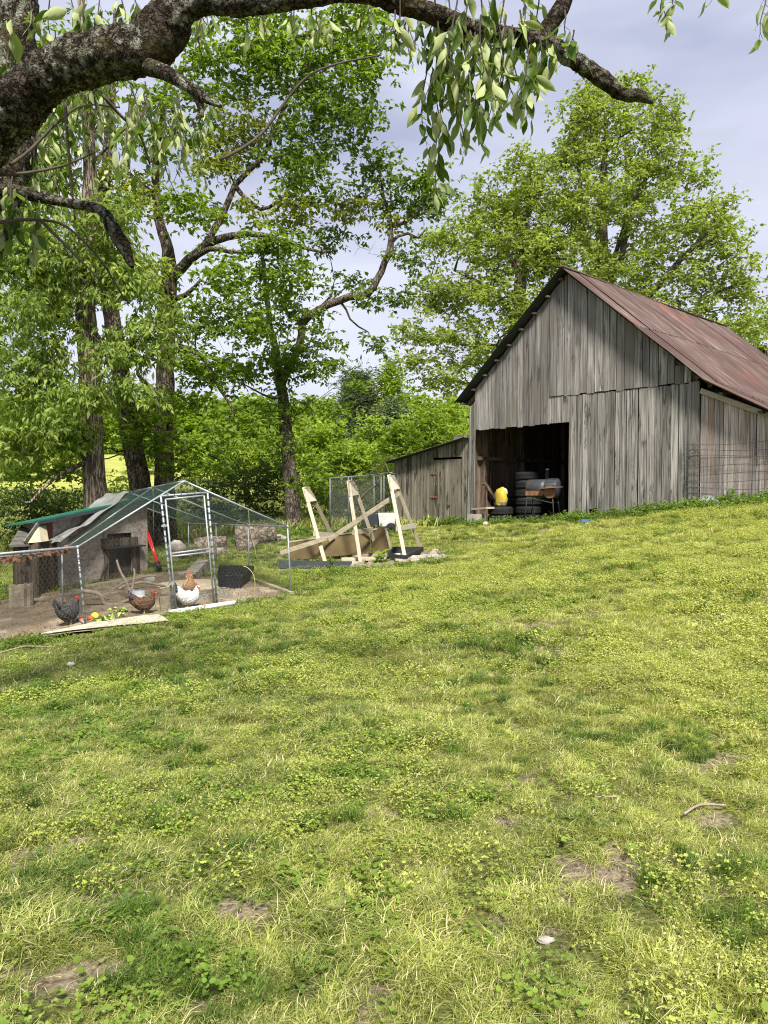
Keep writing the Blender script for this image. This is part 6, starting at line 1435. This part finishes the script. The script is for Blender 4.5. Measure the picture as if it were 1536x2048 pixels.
def lawn():
    sets = []
    x1, y1 = wedge(17000, 1.7, 6.0, 1); x2, y2 = wedge(19000, 6.0, 12.0, 2); x3, y3 = wedge(20000, 12, 25, 3)
    for (x, y, a, b_, sd) in ((x1, y1, .75, 1.15, 4), (x2, y2, .95, 1.45, 5), (x3, y3, 1.4, 2.1, 6)):
        r = np.random.default_rng(sd); k = keep_lawn(x, y) & (r.random(len(x)) > bare_f(x, y)*.93); x, y = x[k], y[k]; p, ro, sc = place(x, y, sd, a, b_)
        cl2 = fbm(x*(7 if sd == 4 else 4), y*(7 if sd == 4 else 4), 15, 3); k = r.random(len(x)) < np.clip((cl2-.33)*4.5, .10, 1); p, ro, sc, x, y, cl2 = p[k], ro[k], sc[k], x[k], y[k], cl2[k]; sc *= (.40+.9*fbm(x*3.1, y*3.1, 13, 3))*(.55+.85*cl2); sets.append((p, ro, sc))
    p = np.concatenate([q[0] for q in sets]); ro = np.concatenate([q[1] for q in sets]); sc = np.concatenate([q[2] for q in sets])
    src = [source('g', blades(100, .070, .048+.010*(i % 3), .0042, .55+.2*i, 200+i, straw=.06+.08*(i % 3)), M['grass']) for i in range(8)]
    scatter('grass', src, p, ro, sc, 'yellow-green mown lawn grass covering the whole yard', 'grass')
    # darker taller tufts
    r = np.random.default_rng(21); x, y = wedge(6500, 1.7, 22, 22); cl_ = fbm(x*.9+4, y*.9, 51, 3)+.12*(x < 0)
    k = keep_lawn(x, y) & (r.random(len(x)) < np.clip((cl_-.51)*6, .04, 1)); x, y = x[k], y[k]; 
    sp = [(500, 1735), (470, 1760), (360, 1975), (330, 1990), (400, 1960), (210, 1868), (240, 1880), (940, 1370), (900, 1385), (1340, 1515), (1380, 1500), (1320, 1490), (560, 1480), (130, 1760), (1180, 1500), (1030, 1290), (1420, 1760), (1480, 1880), (60, 1560), (690, 1660), (880, 1650), (140, 1460), (360, 1500)]
    ex = np.array([tuple(gpt(a, b_)[:2]) for a, b_ in sp]); ex = np.repeat(ex, 8, 0)+r.normal(size=(len(sp)*8, 2))*np.array([.10, .07]); nb = len(x); x = np.r_[x, ex[:, 0]]; y = np.r_[y, ex[:, 1]]
    p, ro, sc = place(x, y, 23, .6, 1.25); sc *= np.where(y < 6, .8, 1.1); sc[nb:] *= .95
    src = [source('t', blades(90, .055, .105, .0042, .8, 240+i, straw=.02), M['tuft']) for i in range(5)]
    scatter('grass_tufts', src, p, ro, sc, 'darker taller tufts standing in the mown lawn', 'grass tufts')
    # clover and round-leaved weeds
    r = np.random.default_rng(31); x, y = wedge(5200, 1.7, 14, 32); cl_ = fbm(x*1.1+14, y*1.1, 61, 3)+.10*(x < -.2)
    k = keep_lawn(x, y) & (r.random(len(x)) < np.clip((cl_-.55)*6, .02, .8)*(1-bare_f(x, y))); x, y = x[k], y[k]; p, ro, sc = place(x, y, 33, .7, 1.3)
    src = [source('c', broad(26, .10, .011+.002*i, 260+i, .045, 3), M['clover']) for i in range(4)]
    scatter('clover', src, p, ro, sc, 'clover and round-leaved weeds spread through the near lawn', 'clover')
    r = np.random.default_rng(35); x, y = wedge(220, 1.7, 6, 36); k = r.random(len(x)) < np.clip((fbm(x*1.3+2, y*1.3+8, 71, 3)-.45)*5, .02, .9); x, y = x[k], y[k]; p, ro, sc = place(x, y, 37, .7, 1.2)
    src = [source('v', broad(7, .09, .022, 280+i, .05, 1), M['clover']) for i in range(3)]
    scatter('round_leaves', src, p, ro, sc, 'broad round violet leaves in the foreground lawn', 'weeds')
    # small yellow-green weeds
    r = np.random.default_rng(41); x, y = wedge(15000, 1.7, 16, 42); cl_ = fbm(x*1.2+34, y*1.2, 81, 3)+.05*x/np.maximum(y*.3, .6)
    k = keep_lawn(x, y) & (r.random(len(x)) < np.clip((cl_-.46)*5, .03, .8)*(1-.8*bare_f(x, y))); x, y = x[k], y[k]; p, ro, sc = place(x, y, 43, .7, 1.3); sc *= np.where(y < 6, 1, 1.3)
    src = [source('k', broad(46, .10, .0075, 290+i, .060, 3), M['chick']) for i in range(5)]
    scatter('chickweed', src, p, ro, sc, 'small yellowish weeds flowering low in the lawn', 'weeds')
    # dry clippings and dead stems
    r = np.random.default_rng(45); x, y = wedge(1700, 1.7, 10, 46); k = keep_lawn(x, y) & (r.random(len(x)) < (.12+.6*bare_f(x, y))); x, y = x[k], y[k]; p, ro, sc = place(x, y, 47, .8, 1.4, .3); p[:, 2] += .01
    src = [source('s', blades(22, .12, .030, .0024, 2.2, 300+i, straw=1.0), M['grass']) for i in range(3)]
    scatter('dry_stems', src, p, ro, sc, 'straw-coloured dry stems lying in the lawn', 'dry grass')
lawn()
def crumbs():
    r = np.random.default_rng(61); X, Y = [], []
    for cx, cy, r_ in BARE: n = int(260*r_*5); X.append(cx+r.normal(size=n)*r_*1.3); Y.append(cy+r.normal(size=n)*r_*.9)
    x, y = np.concatenate(X), np.concatenate(Y); p, ro, sc = place(x, y, 62, .25, .7, .5); p[:, 2] += .006
    def bit(seed):
        q = np.random.default_rng(seed); n = 5; V, Fc, t = leaf_arrays(q.normal(size=(n, 3))*.02*np.array([1, 1, .15]), q.normal(size=(n, 3)), q.normal(size=(n, 3)), np.full(n, .022), np.full(n, .010), .25); return V, Fc, t
    scatter('soil_crumbs', [source('b', bit(i+5), M['soil'] if i % 2 else M['stick']) for i in range(5)], p, ro, sc, 'crumbs of earth and dead leaf bits on the bare spots of the lawn', 'debris')
crumbs()
def run_litter():
    r = np.random.default_rng(64); A = np.array(SOIL); n = 2600; x = A[:, 0].min()+(A[:, 0].max()-A[:, 0].min())*r.random(n); y = A[:, 1].min()+(A[:, 1].max()-A[:, 1].min())*r.random(n)
    k = in_poly(x, y, SOIL); x, y = x[k], y[k]; p, ro, sc = place(x, y, 65, .25, .8, .5); p[:, 2] += .035
    def bit(seed):
        q = np.random.default_rng(seed); n = 6; return leaf_arrays(q.normal(size=(n, 3))*.035*np.array([1, 1, .15]), q.normal(size=(n, 3))*np.array([1, 1, .3]), q.normal(size=(n, 3)), np.full(n, .04), np.full(n, .014), .2)
    scatter('run_litter', [source('b', bit(i+15), [M['soil'], M['stick'], M['osb_dark']][i % 3]) for i in range(6)], p, ro, sc, 'straw, chips and droppings scattered over the bare floor of the run', 'litter')
run_litter()
def bright_tufts():
    r = np.random.default_rng(71); sp = [(395, 1890), (375, 1880), (300, 1735), (620, 1760), (650, 1720), (1160, 1860), (820, 1930), (1000, 1560), (560, 1990), (90, 1900), (1290, 1940), (240, 1660), (1080, 1700)]
    ex = np.array([tuple(gpt(a, b_)[:2]) for a, b_ in sp]); ex = np.repeat(ex, 5, 0)+r.normal(size=(len(sp)*5, 2))*np.array([.045, .035]); p, ro, sc = place(ex[:, 0], ex[:, 1], 72, .8, 1.2)
    scatter('bright_tufts', [source('q', blades(120, .05, .070, .0034, 1.0, 380+i, straw=.08), M['grass']) for i in range(3)], p, ro, sc, 'bright yellow-green grass tufts standing up in the near lawn', 'grass tufts')
bright_tufts()
def weeds():
    # the taller ragged growth along buildings, the heap and the tree feet
    segs = [(barn_pt(3.0, -.25, 0), barn_pt(9.3, -.35, 0), 620, .40, .75), (barn_pt(-3.2, -.15, 0), barn_pt(-.3, -.15, 0), 120, .18, .8), (barn_pt(-.3, -.3, 0), barn_pt(3.0, -.3, 0), 150, .25, .6), (P(560, 1145, 14.4), P(880, 1142, 14.4), 150, .2, .4), (P(480, 1100, 20), P(800, 1075, 20.5), 160, .7, .8), (P(0, 1290, 9.6), P(90, 1282, 9.8), 30, .2, .4), (P(330, 1240, 10.9), P(590, 1205, 12.4), 70, .1, .3), (P(840, 1150, 14.6), P(905, 1118, 15.6), 40, .15, .45)]
    r = np.random.default_rng(90); X, Y, Sx = [], [], []
    for a, b_, n, w, sc in segs:
        u = r.random(n); X.append(a.x+(b_.x-a.x)*u+r.normal(size=n)*w*.5); Y.append(a.y+(b_.y-a.y)*u+r.normal(size=n)*w*.5-w*.2); Sx.append(sc*(.6+.8*r.random(n)))
    x, y, sc = map(np.concatenate, (X, Y, Sx)); s = (x-B0.x)*BS.x+(y-B0.y)*BS.y; t = (x-B0.x)*BT.x+(y-B0.y)*BT.y; k = (t < -.03) | (s < -3.5); x, y, sc = x[k], y[k], sc[k]
    p, ro, _ = place(x, y, 91, 1, 1)
    src = []
    for i in range(4):
        V, Fc, tn = sprays(np.array([[0, 0, .10], [.05, .03, .17], [-.05, 0, .07]]), 5, 6, np.full(3, .10), .06, .035, .0, .4, 310+i); src.append(source('w', (V, Fc, tn), M['leaf_weed']))
    for i in range(3): src.append(source('w', blades(60, .10, .20, .006, .9, 330+i), M['tuft']))
    scatter('weeds', src, p, ro, sc, 'ragged green weeds along the foot of the barn, the heap and the trees', 'weeds')
    # rough meadow grass just past the trees
    r = np.random.default_rng(95); n = 9000; y = 22+22*r.random(n); x = (r.random(n)*2-1)*(.62*y); k = keep_lawn(x, y); x, y = x[k], y[k]; p, ro, sc = place(x, y, 96, 1.6, 3.2)
    scatter('meadow_grass', [source('m', blades(50, .22, .13, .014, .8, 350+i, straw=.2), M['grass']) for i in range(3)], p, ro, sc, 'longer meadow grass behind the trees and the kennel', 'grass')
weeds()
# single plants
def plant(px, py, Y, h, label, n=22, lm='leaf_weed', ln=.14, lw=.07, seed=1, name='weed_plant', cat='plant'):
    b_ = onG(P(px, py, Y)); root = thing(name, label, cat, b_); r = random.Random(seed); mb = MB(); pos = []; dr = []
    for k in range(4):
        e = b_+Vector((r.uniform(-.25, .25)*h, r.uniform(-.25, .25)*h, h*r.uniform(.6, 1))); mb.tube([b_, b_.lerp(e, .5)+Vector((0, 0, .05*h)), e], [.008, .006, .003], 5)
        for j in range(n//4): u = .25+.75*j/(n//4); q = b_.lerp(e, u); a = r.uniform(0, 6.28); pos.append(tuple(q)); dr.append((math.cos(a), math.sin(a), r.uniform(-.3, .5)))
    ob('stem', mb, M['leaf_weed'] if False else M['stick'], root, True); r2 = np.random.default_rng(seed); m_ = len(pos)
    V, Fc, t = leaf_arrays(np.array(pos), np.array(dr), r2.normal(size=(m_, 3))*.3+np.array([0, 0, 1]), np.full(m_, ln)*(.7+.6*r2.random(m_)), np.full(m_, lw), .1); link('leaves', mesh_np('leaves', V, Fc, t), root, M[lm]); return root
plant(763, 1132, 15.0, .36, 'broad-leaved bright green plant growing through the heap beside the middle trestle', 24, 'leaf_bright', .22, .09, 2)
plant(1068, 1052, 20.0, .42, 'thin upright pale plant in front of the grill legs', 26, 'leaf_weed', .07, .03, 3)
plant(1102, 1050, 19.6, .30, 'bushy weed right of the grill at the doorway', 40, 'leaf_weed', .09, .05, 4)
plant(1462, 1016, 15.6, .42, 'dense dark green bush in the weeds right of the bent sheet metal', 220, 'leaf_weed', .05, .03, 5)
plant(663, 1125, 14.7, .30, 'leafy weed at the foot of the left trestle', 40, 'leaf_weed', .08, .04, 6)
plant(1530, 1000, 15.2, .35, 'green weed at the right edge against the lean-to wall', 60, 'leaf_weed', .06, .04, 7)
